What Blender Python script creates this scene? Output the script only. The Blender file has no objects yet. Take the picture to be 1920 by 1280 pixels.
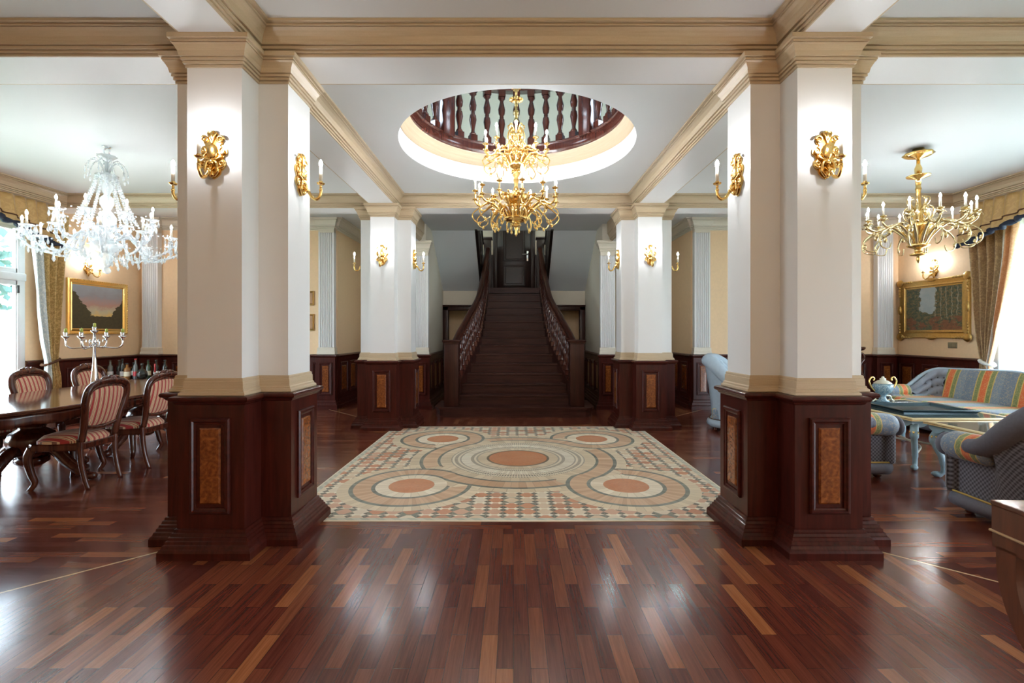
EXPO = 1.08
import bpy, bmesh, math, random
from math import pi, sin, cos, radians, sqrt, floor
from mathutils import Vector, Matrix
R = random.Random(11)
SC = bpy.context.scene
C = SC.collection

# ------------------------------------------------------------------ mesh builder
class MB:
    def __init__(s):
        s.v = []; s.f = []; s.s = []
    def add(s, vs, fs, smooth=False, M=None):
        b = len(s.v)
        for p in vs:
            p = Vector(p)
            s.v.append(M @ p if M is not None else p)
        for f in fs:
            s.f.append([b + i for i in f]); s.s.append(smooth)
        return s
    def box(s, x0, x1, y0, y1, z0, z1, M=None, bev=0, seg=2):
        if not bev:
            vs = [(x, y, z) for z in (z0, z1) for (x, y) in ((x0, y0), (x1, y0), (x1, y1), (x0, y1))]
            fs = [(3, 2, 1, 0), (4, 5, 6, 7), (0, 1, 5, 4), (1, 2, 6, 5), (2, 3, 7, 6), (3, 0, 4, 7)]
            return s.add(vs, fs, False, M)
        bm = bmesh.new(); bmesh.ops.create_cube(bm, size=1)
        for v in bm.verts:
            v.co = Vector(((x0 + x1) / 2 + v.co.x * (x1 - x0), (y0 + y1) / 2 + v.co.y * (y1 - y0), (z0 + z1) / 2 + v.co.z * (z1 - z0)))
        bmesh.ops.bevel(bm, geom=bm.edges[:], offset=bev, segments=seg, profile=.5, affect='EDGES')
        bm.verts.index_update()
        s.add([v.co.copy() for v in bm.verts], [[v.index for v in f.verts] for f in bm.faces], True, M)
        bm.free(); return s
    def lathe(s, prof, n=16, M=None, smooth=True, caps=True, lob=0, nl=0):
        vs = []; fs = []
        for (r, z) in prof:
            for i in range(n):
                a = 2 * pi * i / n
                rr = r * (1 + lob * cos(nl * a)) if nl else r
                vs.append((rr * cos(a), rr * sin(a), z))
        m = len(prof)
        for j in range(m - 1):
            for i in range(n):
                k = (i + 1) % n
                fs.append((j * n + i, j * n + k, (j + 1) * n + k, (j + 1) * n + i))
        if caps:
            if prof[0][0] > 1e-6: fs.append(tuple(range(n))[::-1])
            if prof[-1][0] > 1e-6: fs.append(tuple((m - 1) * n + i for i in range(n)))
        return s.add(vs, fs, smooth, M)
    def ell(s, c, r, n=12, m=8, M=None):
        prof = [(max(1e-5, sin(pi * j / m)), -cos(pi * j / m)) for j in range(m + 1)]
        T = Matrix.Translation(c) @ Matrix.Diagonal((r[0], r[1], r[2], 1))
        return s.lathe(prof, n, (M @ T) if M is not None else T)
    def tube(s, pts, r, n=8, M=None, closed=False, flat=1.0):
        pts = [Vector(p) for p in pts]; N = len(pts)
        rr = r if isinstance(r, (list, tuple)) else [r] * N
        vs = []; fs = []; up = None
        for i, p in enumerate(pts):
            if closed: d = pts[(i + 1) % N] - pts[i - 1]
            else: d = pts[min(i + 1, N - 1)] - pts[max(i - 1, 0)]
            d = d.normalized() if d.length > 1e-9 else Vector((0, 0, 1))
            if up is None:
                up = Vector((0, 0, 1)) if abs(d.z) < .9 else Vector((1, 0, 0))
            side = d.cross(up).normalized(); up = side.cross(d).normalized()
            for k in range(n):
                a = 2 * pi * k / n
                vs.append(p + (side * cos(a) * flat + up * sin(a)) * rr[i])
        for i in range(N if closed else N - 1):
            j = (i + 1) % N
            for k in range(n):
                l = (k + 1) % n
                fs.append((i * n + k, i * n + l, j * n + l, j * n + k))
        if not closed:
            fs.append(tuple(range(n))[::-1]); fs.append(tuple((N - 1) * n + k for k in range(n)))
        return s.add(vs, fs, True, M)
    def prism(s, poly, z0, z1, M=None, smooth=False):
        n = len(poly)
        vs = [(x, y, z0) for x, y in poly] + [(x, y, z1) for x, y in poly]
        fs = [tuple(range(n))[::-1], tuple(range(n, 2 * n))] + [(i, (i + 1) % n, n + (i + 1) % n, n + i) for i in range(n)]
        return s.add(vs, fs, smooth, M)
    def sweep(s, path, prof, closed=True, M=None):
        """path: CCW (x,y); prof: (outward offset, z)"""
        n = len(path); vs = []; fs = []; P = [Vector(p) for p in path]
        for i in range(n):
            if closed or 0 < i < n - 1:
                d1 = (P[i] - P[i - 1]).normalized(); d2 = (P[(i + 1) % n] - P[i]).normalized()
            elif i == 0: d1 = d2 = (P[1] - P[0]).normalized()
            else: d1 = d2 = (P[-1] - P[-2]).normalized()
            n1 = Vector((d1.y, -d1.x)); n2 = Vector((d2.y, -d2.x))
            o = (n1 + n2) / (1 + n1.dot(n2) + 1e-9)
            for (d, z) in prof: vs.append((P[i].x + o.x * d, P[i].y + o.y * d, z))
        m = len(prof)
        for i in range(n if closed else n - 1):
            j = (i + 1) % n
            for k in range(m - 1):
                fs.append((i * m + k, j * m + k, j * m + k + 1, i * m + k + 1))
        return s.add(vs, fs, False, M)
    def grid(s, fn, nu, nv, M=None, cu=False, cv=False, smooth=True):
        vs = [fn(i / (nu if cu else nu), j / (nv if cv else nv)) for i in range(nu if cu else nu + 1) for j in range(nv if cv else nv + 1)]
        a = nu if cu else nu + 1; b = nv if cv else nv + 1; fs = []
        for i in range(nu):
            for j in range(nv):
                k = (i + 1) % a; l = (j + 1) % b
                fs.append((i * b + j, k * b + j, k * b + l, i * b + l))
        return s.add(vs, fs, smooth, M)
    def mesh(s, name, mat):
        me = bpy.data.meshes.new(name)
        me.from_pydata([tuple(v) for v in s.v], [], s.f)
        me.polygons.foreach_set('use_smooth', s.s)
        if mat: me.materials.append(mat)
        me.validate(); me.update()
        bm = bmesh.new(); bm.from_mesh(me); bmesh.ops.recalc_face_normals(bm, faces=bm.faces[:]); bm.to_mesh(me); bm.free()
        return me

def obj(name, mb, mat, parent=None, label=None, cat=None, group=None, kind=None, loc=None, rz=0, bev=0, solid=0, edge=True):
    me = mb.mesh(name, mat) if isinstance(mb, MB) else mb
    o = bpy.data.objects.new(name, me); C.objects.link(o)
    if parent: o.parent = parent
    if loc: o.location = loc
    if rz: o.rotation_euler.z = rz
    if solid:
        m = o.modifiers.new('s', 'SOLIDIFY'); m.thickness = solid; m.offset = 0
    if bev:
        m = o.modifiers.new('b', 'BEVEL'); m.width = bev; m.segments = 2; m.limit_method = 'ANGLE'; m.angle_limit = radians(40)
    return tag(o, label, cat, group, kind)
def tag(o, label=None, cat=None, group=None, kind=None):
    if label: o['label'] = label
    if cat: o['category'] = cat
    if group: o['group'] = group
    if kind: o['kind'] = kind
    return o
def thing(name, label, cat, loc=(0, 0, 0), rz=0, group=None, kind=None):
    o = bpy.data.objects.new(name, None); C.objects.link(o)
    o.location = loc; o.rotation_euler.z = rz; o.empty_display_size = .05
    return tag(o, label, cat, group, kind)
KIDS = {}
def kids(o): return [c for c in C.objects if c.parent == o]
def dup(o, loc=None, rz=None, label=None, group=None, parent=None):
    def rec(a, p):
        c = a.copy(); C.objects.link(c)
        if p is not None: c.parent = p
        for k in kids(a): rec(k, c)
        return c
    c = rec(o, parent if parent is not None else o.parent)
    if loc is not None: c.location = loc
    if rz is not None: c.rotation_euler.z = rz
    if label: c['label'] = label
    if group: c['group'] = group
    return c
def struct(name, mb, mat, label=None, cat=None, parent=None, **k):
    return obj(name, mb, mat, parent, label, cat, kind=None if parent else 'structure', **k)
def TR(x, y, z): return Matrix.Translation((x, y, z))
def RZ(a): return Matrix.Rotation(a, 4, 'Z')
def RX(a): return Matrix.Rotation(a, 4, 'X')
def RY(a): return Matrix.Rotation(a, 4, 'Y')
def lerp(a, b, t): return a + (b - a) * t
def sm(t):
    t = max(0, min(1, t)); return t * t * (3 - 2 * t)
def interp(tab, x):
    if x <= tab[0][0]: return tab[0][1]
    for (a, b), (c, d) in zip(tab, tab[1:]):
        if x <= c: return b + (d - b) * (x - a) / (c - a)
    return tab[-1][1]
def bez(p, n=8):
    """Catmull-Rom through points"""
    p = [Vector(q) for q in p]; out = []
    for i in range(len(p) - 1):
        a = p[max(i - 1, 0)]; b = p[i]; c = p[i + 1]; d = p[min(i + 2, len(p) - 1)]
        for k in range(n):
            t = k / n
            out.append(.5 * ((2 * b) + (c - a) * t + (2 * a - 5 * b + 4 * c - d) * t * t + (3 * b - a - 3 * c + d) * t ** 3))
    out.append(p[-1]); return out

# ------------------------------------------------------------------ node helpers
class X:
    def __init__(s, t, o): s.t = t; s.o = o
    def b(s, op, *a):
        n = s.t.nodes.new('ShaderNodeMath'); n.operation = op
        for i, v in enumerate((s,) + a):
            if isinstance(v, X): s.t.links.new(v.o, n.inputs[i])
            else: n.inputs[i].default_value = v
        return X(s.t, n.outputs[0])
    def __add__(s, o): return s.b('ADD', o)
    def __radd__(s, o): return s.b('ADD', o)
    def __sub__(s, o): return s.b('SUBTRACT', o)
    def __rsub__(s, o): return (s * -1) + o
    def __mul__(s, o): return s.b('MULTIPLY', o)
    def __rmul__(s, o): return s.b('MULTIPLY', o)
    def __truediv__(s, o): return s.b('DIVIDE', o)
    def abs(s): return s.b('ABSOLUTE')
    def floor(s): return s.b('FLOOR')
    def fract(s): return s.b('FRACT')
    def gt(s, o): return s.b('GREATER_THAN', o)
    def lt(s, o): return s.b('LESS_THAN', o)
    def min(s, o): return s.b('MINIMUM', o)
    def max(s, o): return s.b('MAXIMUM', o)
    def sqrt(s): return s.b('SQRT')
    def pm(s, o): return s.b('FLOORED_MODULO', o)
def hyp(a, b): return (a * a + b * b).sqrt()

class Mat:
    def __init__(s, name):
        s.m = bpy.data.materials.new(name); s.m.use_nodes = True
        s.t = s.m.node_tree; s.n = s.t.nodes; s.l = s.t.links
        s.bs = s.n['Principled BSDF']
    def set(s, k, v):
        if isinstance(v, X): s.l.new(v.o, s.bs.inputs[k])
        elif isinstance(v, (tuple, list)) and len(v) == 3: s.bs.inputs[k].default_value = (*v, 1)
        else: s.bs.inputs[k].default_value = v
        return s
    def coord(s, kind='Object'):
        n = s.n.new('ShaderNodeTexCoord'); q = s.n.new('ShaderNodeSeparateXYZ'); s.l.new(n.outputs[kind], q.inputs[0])
        return [X(s.t, q.outputs[i]) for i in range(3)]
    def vec(s, x, y, z=0.0):
        c = s.n.new('ShaderNodeCombineXYZ')
        for i, v in enumerate((x, y, z)):
            if isinstance(v, X): s.l.new(v.o, c.inputs[i])
            else: c.inputs[i].default_value = v
        return X(s.t, c.outputs[0])
    def noise(s, vec, scale=5., detail=3., rough=.55, dist=0.):
        n = s.n.new('ShaderNodeTexNoise'); s.l.new(vec.o, n.inputs['Vector'])
        n.inputs['Scale'].default_value = scale; n.inputs['Detail'].default_value = detail
        n.inputs['Roughness'].default_value = rough; n.inputs['Distortion'].default_value = dist
        return X(s.t, n.outputs['Fac'])
    def white(s, vec):
        n = s.n.new('ShaderNodeTexWhiteNoise'); n.noise_dimensions = '3D'; s.l.new(vec.o, n.inputs['Vector'])
        return X(s.t, n.outputs['Value'])
    def vor(s, vec, scale, feat='F1', out='Distance'):
        n = s.n.new('ShaderNodeTexVoronoi'); n.feature = feat; s.l.new(vec.o, n.inputs['Vector']); n.inputs['Scale'].default_value = scale
        return X(s.t, n.outputs[out])
    def ramp(s, x, stops, const=False):
        n = s.n.new('ShaderNodeValToRGB'); s.l.new(x.o, n.inputs[0]); r = n.color_ramp
        if const: r.interpolation = 'CONSTANT'
        while len(r.elements) < len(stops): r.elements.new(.5)
        for e, (p, c) in zip(r.elements, stops): e.position = p; e.color = (*c, 1)
        return X(s.t, n.outputs[0])
    def mix(s, f, a, b):
        n = s.n.new('ShaderNodeMix'); n.data_type = 'RGBA'
        for k, v in ((0, f), (6, a), (7, b)):
            if isinstance(v, X): s.l.new(v.o, n.inputs[k])
            elif k == 0: n.inputs[0].default_value = v
            else: n.inputs[k].default_value = (*v, 1)
        return X(s.t, n.outputs[2])
    def bump(s, h, st=.3, dist=.01):
        n = s.n.new('ShaderNodeBump'); n.inputs['Strength'].default_value = st; n.inputs['Distance'].default_value = dist
        s.l.new(h.o, n.inputs['Height']); s.l.new(n.outputs[0], s.bs.inputs['Normal']); return s
# ------------------------------------------------------------------ materials
def plain(name, col, rough=.5, metal=0., spec=.5, var=0., vs=8., coat=0.):
    m = Mat(name)
    if var:
        x, y, z = m.coord(); n = m.noise(m.vec(x, y, z), vs, 4)
        m.set('Base Color', m.mix(n, tuple(c * (1 - var) for c in col), tuple(min(1, c * (1 + var)) for c in col)))
    else: m.set('Base Color', col)
    m.set('Roughness', rough).set('Metallic', metal).set('Specular IOR Level', spec)
    if coat: m.set('Coat Weight', coat).set('Coat Roughness', .08)
    return m.m
def wood(name, dark, light, rough=.25, axis=2, scale=1., coat=.3, spec=.5):
    m = Mat(name); c = m.coord(); k = [14. * scale] * 3; k[axis] = 1.2 * scale
    n = m.noise(m.vec(c[0] * k[0], c[1] * k[1], c[2] * k[2]), 2., 5, .6, .6)
    m.set('Base Color', m.ramp(n, [(.3, dark), (.72, light)])).set('Roughness', rough).set('Coat Weight', coat).set('Coat Roughness', .1).set('Specular IOR Level', spec)
    return m.m
M_white = plain('white_paint', (.76, .76, .76), .45, var=.03, vs=2)
M_ceil = plain('ceiling_paint', (.72, .74, .745), .55, var=.02, vs=1.5)
def stone(name, a, b, rough=.4):
    m = Mat(name); x, y, z = m.coord()
    n = m.noise(m.vec(x * 3, y * 3, z * 60), 1.6, 4); n2 = m.noise(m.vec(x, y, z), 120, 2)
    m.set('Base Color', m.mix(n * .7 + n2 * .3, a, b)).set('Roughness', rough); return m.m
M_stone = stone('travertine', (.44, .33, .205), (.62, .50, .35))
M_cream = stone('cream_plaster', (.66, .60, .49), (.78, .72, .61))
M_wall = plain('peach_wallpaper', (.88, .64, .40), .7, var=.07, vs=25)
M_hall = plain('hall_plaster', (.78, .72, .60), .6, var=.04, vs=3)
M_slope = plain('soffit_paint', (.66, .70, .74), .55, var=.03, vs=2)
M_mah = wood('mahogany', (.030, .0050, .0035), (.080, .014, .009), .3, coat=.1, spec=.3)
M_mahx = wood('mahogany_x', (.024, .005, .004), (.085, .018, .012), .2, axis=0)
M_mahy = wood('mahogany_y', (.024, .005, .004), (.085, .018, .012), .2, axis=1)
M_chair = wood('chair_wood', (.035, .008, .005), (.12, .03, .015), .22)
M_desk = wood('desk_wood', (.06, .018, .009), (.15, .045, .02), .3)
M_table = wood('table_wood', (.05, .016, .009), (.17, .06, .03), .09, axis=1, coat=.8)
M_stair = wood('stair_wood', (.030, .011, .009), (.080, .028, .021), .42, axis=0, coat=0., spec=.2)
M_stairz = wood('stair_wood_z', (.018, .0055, .004), (.060, .017, .010), .35, axis=2, coat=0., spec=.25)
M_rail = wood('baluster_wood', (.035, .008, .006), (.10, .026, .016), .18, axis=2)
M_door = wood('door_wood', (.010, .004, .003), (.030, .010, .007), .3, axis=2, coat=0., spec=.3)
M_dark = plain('dark_wood', (.010, .005, .004), .35)
def burl():
    m = Mat('burl_veneer'); x, y, z = m.coord('Object'); v = m.vec(x, y, z)
    n = m.noise(v, 16, 6, .65, 2.0); w = m.vor(v, 45)
    m.set('Base Color', m.ramp(n * .8 + w * .25, [(.25, (.06, .012, .003)), (.5, (.19, .05, .010)), (.8, (.38, .12, .026))])).set('Roughness', .25).set('Coat Weight', .5)
    return m.m
M_burl = burl()
M_gold = plain('gilt_brass', (.87, .60, .22), .22, 1., var=.12, vs=30)
M_gold2 = plain('antique_gilt', (.55, .37, .13), .32, 1., var=.25, vs=40)
M_brass = plain('pale_brass', (.80, .66, .38), .2, 1., var=.12, vs=40)
M_chrome = plain('polished_silver', (.82, .85, .9), .08, 1.)
M_candle = plain('candle_sleeve', (.80, .74, .62), .5)
def emis(name, col, st):
    m = Mat(name); m.set('Base Color', (0, 0, 0)).set('Emission Color', col).set('Emission Strength', st); return m.m
M_bulb = emis('bulb_glow', (.93, .97, 1), 290.)
M_bulb4 = emis('brass_bulb_glow', (.95, .98, 1), 140.)
M_bulb5 = emis('added_fill_bulb_glow', (1, .72, .46), 430.)  # warm fill for the added chandelier behind the camera
M_bulb3 = emis('crystal_bulb_glow', (.95, .98, 1), 140.)
M_bulb2 = emis('sconce_bulb_glow', (.96, .98, 1), 330.)
def crystal():
    m = Mat('cut_crystal'); n = m.n; l = m.l
    tr = n.new('ShaderNodeBsdfTransparent'); tr.inputs[0].default_value = (.96, .98, 1, 1)
    gl = n.new('ShaderNodeBsdfGlossy'); gl.inputs['Roughness'].default_value = .04; gl.inputs[0].default_value = (1, 1, 1, 1)
    df = n.new('ShaderNodeBsdfTranslucent'); df.inputs[0].default_value = (.95, .97, 1, 1)
    lw = n.new('ShaderNodeLayerWeight'); lw.inputs[0].default_value = .45
    a = n.new('ShaderNodeMixShader'); b = n.new('ShaderNodeMixShader')
    l.new(lw.outputs['Facing'], a.inputs[0]); l.new(tr.outputs[0], a.inputs[1]); l.new(gl.outputs[0], a.inputs[2])
    b.inputs[0].default_value = .32; l.new(a.outputs[0], b.inputs[1]); l.new(df.outputs[0], b.inputs[2])
    l.new(b.outputs[0], n['Material Output'].inputs[0]); return m.m
M_cryst = crystal()
def glass(name, tint=(.9, .95, .95), f=.12, rough=.02):
    m = Mat(name); n = m.n; l = m.l
    tr = n.new('ShaderNodeBsdfTransparent'); tr.inputs[0].default_value = (*tint, 1)
    gl = n.new('ShaderNodeBsdfGlossy'); gl.inputs['Roughness'].default_value = rough
    a = n.new('ShaderNodeMixShader'); a.inputs[0].default_value = f
    l.new(tr.outputs[0], a.inputs[1]); l.new(gl.outputs[0], a.inputs[2]); l.new(a.outputs[0], n['Material Output'].inputs[0]); return m.m
M_glass = glass('window_glass', (.97, .99, .99), .06)
def sheer():
    m = Mat('sheer_voile'); n = m.n; l = m.l
    tr = n.new('ShaderNodeBsdfTransparent'); tl = n.new('ShaderNodeBsdfTranslucent'); tl.inputs[0].default_value = (.92, .94, .95, 1)
    df = n.new('ShaderNodeBsdfDiffuse'); df.inputs[0].default_value = (.9, .92, .93, 1)
    a = n.new('ShaderNodeMixShader'); a.inputs[0].default_value = .3; b = n.new('ShaderNodeMixShader'); b.inputs[0].default_value = .55
    l.new(tl.outputs[0], a.inputs[1]); l.new(df.outputs[0], a.inputs[2]); l.new(tr.outputs[0], b.inputs[1]); l.new(a.outputs[0], b.inputs[2])
    l.new(b.outputs[0], n['Material Output'].inputs[0]); return m.m
M_sheer = sheer()
def damask(name, a, b, sc=1., rough=.55, sheen=.3):
    m = Mat(name); x, y, z = m.coord(); v = m.vec(x, y, z)
    n = m.noise(v, 16 * sc, 2, .5, 2.5); n2 = m.noise(v, 90 * sc, 2)
    f = n.gt(.52) * .65 + n2 * .35
    m.set('Base Color', m.mix(f, a, b)).set('Roughness', rough).set('Sheen Weight', sheen); return m.m
M_drapeL = damask('gold_damask', (.42, .27, .08), (.72, .52, .22))
M_lineL = damask('silver_blue_damask', (.50, .58, .60), (.80, .82, .76), 1., .4)
M_drapeR = damask('bronze_damask', (.34, .21, .10), (.55, .38, .19))
M_lineR = damask('apricot_lining', (.72, .36, .16), (.82, .50, .26))
M_whiteedge = damask('ivory_edge', (.70, .72, .66), (.88, .88, .80))
M_valance = damask('gold_satin', (.50, .31, .11), (.60, .39, .15), .6, .35)
M_navy = plain('navy_fringe', (.012, .018, .04), .8, var=.4, vs=200)
M_cord = plain('brown_cord', (.10, .04, .015), .7)

def floor_mat():
    m = Mat('parquet'); x, y, z = m.coord()
    e = (x - .036).abs() - 1.812; d = (y - 5.057).abs() - 1.835
    al = (d - e.max(0.)).gt(0.)                 # 1: planks run along Y
    u = x * al + y * (1 - al); v = y * al + x * (1 - al)
    w = .067; L = .42
    q = u / w; col = q.floor(); fu = q.fract()
    q2 = (v + .012) / L + (col.pm(2.)) * .5; row = q2.floor(); fv = q2.fract()
    r = m.white(m.vec(col, row, al)); r2 = m.white(m.vec(col + 31.7, row, al + 5.))
    g = m.noise(m.vec(u * 60 + r2 * 40, v * 2.2 + r * 20, r2 * 9), 1.6, 5, .65, .5)
    c = m.ramp(r, [(0., (.145, .034, .023)), (.45, (.19, .048, .028)), (.75, (.24, .066, .034)), (.90, (.31, .098, .044)), (1., (.44, .17, .065))])
    c2 = m.ramp(r, [(0., (.062, .013, .010)), (.5, (.10, .021, .013)), (.85, (.14, .042, .019)), (1., (.26, .085, .03))])
    colr = m.mix(g.b('SUBTRACT', .30) * 2.2, c2, c)
    gap = (fu.min(1 - fu) * w).lt(.0011).max((fv.min(1 - fv) * L).lt(.0012))
    colr = m.mix(gap * .8, colr, (.010, .004, .003))
    inl = ((d - e).abs().lt(.011)) * e.gt(.0)
    colr = m.mix(inl, colr, (.62, .45, .26))
    m.set('Base Color', colr)
    n = m.noise(m.vec(x, y, 0.), 2.5, 3)
    m.set('Roughness', n * .10 + .13 + r * .05).set('Specular IOR Level', .5).set('Coat Weight', .22).set('Coat Roughness', .18)
    wv = m.noise(m.vec(u * 9, v * 2, 0.), 1., 2)
    m.bump(wv * .5 + gap * -.6, .06, .01)
    return m.m
M_floor = floor_mat()

def mosaic_mat():
    m = Mat('stone_mosaic'); x, y, z = m.coord()           # object origin at mosaic centre
    sx = x.abs(); sy = y.abs(); K = .915
    rc = hyp(x, y); cx = sx - K; cy = sy - K; rk = hyp(cx, cy)
    ang = y.b('ARCTAN2', x); angk = cy.b('ARCTAN2', cx)
    nz = m.noise(m.vec(x, y, 0.), 45, 4); nz2 = m.noise(m.vec(x, y, 3.), 7, 2)
    # background: lozenges with dark and pale triangles
    s = .122; u = x / s; v = y / s; iu = u.floor(); iv = v.floor(); fu = u.fract() - .5; fv = v.fract() - .5
    rnd = m.white(m.vec(iu, iv, 0.)); tile = m.ramp(rnd, [(0., (.42, .17, .09)), (.3, (.47, .27, .18)), (.5, (.52, .40, .28)), (.7, (.56, .48, .37)), (.85, (.36, .15, .085))], True)
    hexd = (fu.abs() * .72 + fv.abs() * .62).lt(.37).min(fv.abs().lt(.44))
    tri = m.mix(fv.abs().gt(fu.abs() * .75 + .12), (.055, .065, .055), (.66, .60, .48))
    tri = m.mix(m.white(m.vec(iu, iv, 4.)).gt(.8), tri, (.10, .12, .10))
    bg = m.mix(hexd, tri, tile)
    line = (fu.abs().gt(.49)).max(fv.abs().gt(.49)); bg = m.mix(line * .5, bg, (.40, .33, .24))
    # union distance of guilloche bands
    dk = (rk - .405).abs(); dc = (rc - .90).abs(); tq = hyp(sx - .634, sy - .634); jn = tq.lt(.34); cr_ = (x.b('SIGN') * y - y.b('SIGN') * x).lt(0.)
    dm = dk.min(dc) * (1 - jn) + (dk * cr_ + dc * (1 - cr_)) * jn
    near = dk.lt(dc) * (1 - jn) + cr_ * jn; aa = angk * near + ang * (1 - near)
    def wedge(a, k, seed):                                  # radial tesserae tone
        q = a * k; return m.white(m.vec(q.floor(), seed, 1.)), (q.fract() - .5).abs().gt(.46)
    w1, g1 = wedge(aa, 14., 1.); w2, g2 = wedge(aa, 9., 2.); w3, g3 = wedge(ang, 22., 3.); wk, gk = wedge(angk, 4., 7.)
    beige = m.mix(w2, (.46, .37, .25), (.60, .50, .36)); beige = m.mix(g2 * .55, beige, (.30, .23, .15))
    pink = m.mix(w1, (.40, .23, .13), (.53, .36, .23)); pink = m.mix(g1 * .5, pink, (.26, .17, .11))
    dark = m.mix(w1, (.060, .085, .080), (.14, .17, .15))
    white = m.mix(w3, (.54, .48, .38), (.70, .65, .54)); white = m.mix(g3 * .6, white, (.20, .17, .13))
    wht = m.mix(wk, (.55, .47, .34), (.68, .60, .47)); wht = m.mix(gk * .5, wht, (.30, .24, .17))
    red = m.mix(nz, (.30, .09, .035), (.55, .22, .10))
    tt = m.mix((ang * 26.).fract().gt(.5), (.09, .085, .07), (.52, .45, .34)); tt = m.mix(((rc * 18.).fract() - .5).abs().gt(.3), tt, (.60, .53, .41))
    col = m.mix(dm.lt(.20), bg, beige)
    inC = rc.lt(.80); inK = rk.lt(.30)
    col = m.mix(dm.lt(.108), col, dark); col = m.mix(dm.lt(.072), col, pink)
    col = m.mix(rc.lt(.80), col, beige); col = m.mix(rc.lt(.69), col, tt); col = m.mix(rc.lt(.585), col, white); col = m.mix(rc.lt(.49), col, tt)
    col = m.mix(rc.lt(.415), col, beige); col = m.mix(rc.lt(.325), col, (.10, .075, .05)); col = m.mix(rc.lt(.30), col, red)
    col = m.mix(inK, col, wht); col = m.mix(rk.lt(.192), col, red)
    bd = sx.max(sy)
    st = m.mix(((x + y) * 9.).fract().gt(.5), (.34, .35, .28), (.44, .43, .35))
    col = m.mix(bd.gt(1.645), col, st); col = m.mix(bd.gt(1.688), col, (.60, .53, .40))
    col = m.mix(nz2 * .35, col, (.50, .40, .27)); mg = m.n.new('ShaderNodeMix'); mg.data_type = 'RGBA'; mg.blend_type = 'MULTIPLY'; mg.inputs[0].default_value = 1; m.l.new(col.o, mg.inputs[6]); mg.inputs[7].default_value = (1.55, 1.60, 1.66, 1); mg.clamp_result = True; col = X(m.t, mg.outputs[2])
    m.set('Base Color', col).set('Roughness', nz * .2 + .35)
    return m.m
M_mosaic = mosaic_mat()

def stripes(name, axis, period, stops, bro=0., rough=.6):
    m = Mat(name); c = m.coord(); f = (c[axis] / period + 50.).fract()
    col = m.ramp(f, stops, True)
    n = m.noise(m.vec(*c), 55, 2, .5, 1.5)
    if bro: col = m.mix(n.gt(.56) * bro, col, (.72, .55, .28))
    m.set('Base Color', col).set('Roughness', rough).set('Sheen Weight', .2); return m.m
RS = [(0., (.42, .035, .035)), (.36, (.78, .58, .36)), (.42, (.22, .09, .06)), (.50, (.80, .62, .40)), (.66, (.50, .10, .07)), (.76, (.80, .62, .40)), (.88, (.22, .10, .07)), (.94, (.78, .58, .36))]
M_rstripe = stripes('red_cream_stripe', 0, .048, RS)
BS = [(0., (.16, .22, .30)), (.30, (.62, .44, .12)), (.325, (.19, .24, .09)), (.43, (.66, .46, .14)), (.455, (.72, .15, .04)), (.62, (.66, .46, .14)), (.645, (.19, .24, .09)), (.75, (.62, .44, .12)), (.775, (.20, .27, .35))]
M_bs = [stripes('brocade_stripe_' + 'xyz'[i], i, (.50, .36, .36)[i], BS, .35) for i in range(3)]
def check():
    m = Mat('grey_quilted_check'); x, y, z = m.coord()
    k = 62.; a = ((x + y) * 1. + z) * k; b = ((x + y) * 1. - z) * k
    f = (a / 2.).fract().gt(.5) * .5 + (b / 2.).fract().gt(.5) * .5
    m.set('Base Color', m.mix(f, (.035, .034, .045), (.19, .19, .23))).set('Roughness', .8).set('Sheen Weight', .3)
    m.bump(f, .4, .004); return m.m
M_check = check()
M_grey = plain('grey_velvet', (.14, .145, .18), .75, var=.2, vs=60)
M_tuft = plain('tufted_grey', (.25, .27, .32), .7, var=.12, vs=40)
M_paleblue = plain('pale_blue_velvet', (.38, .47, .55), .65, var=.12, vs=30)
M_bluewhite = plain('blue_white_lacquer', (.33, .50, .58), .3, var=.25, vs=25)
M_bluecer = damask('blue_glazed_ceramic', (.10, .22, .32), (.45, .58, .62), 2.2, .2, 0)
M_teal = plain('dark_teal_metal', (.05, .09, .11), .22, .4)
M_tglass = plain('tinted_glass_top', (.09, .12, .12), .05, 0, .8)
M_ivory = plain('ivory_metal', (.66, .64, .52), .35, .3, var=.15, vs=50)
M_greenc = plain('green_candle_wax', (.44, .50, .09), .5)
M_redwax = plain('red_candle_wax', (.35, .03, .03), .4)
M_leaf = plain('garden_leaves', (.030, .075, .062), .8, var=.5, vs=6)
M_lawn = plain('garden_ground', (.35, .42, .30), .9)
M_winfr = plain('white_window_lacquer', (.80, .82, .82), .3)
M_plate = plain('bronze_switch', (.28, .25, .17), .4, .5)
M_ironblk = plain('black_iron', (.02, .02, .02), .5)
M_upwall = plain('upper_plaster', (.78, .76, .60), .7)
M_upblue = plain('upper_cool_plaster', (.42, .52, .60), .7)

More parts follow.
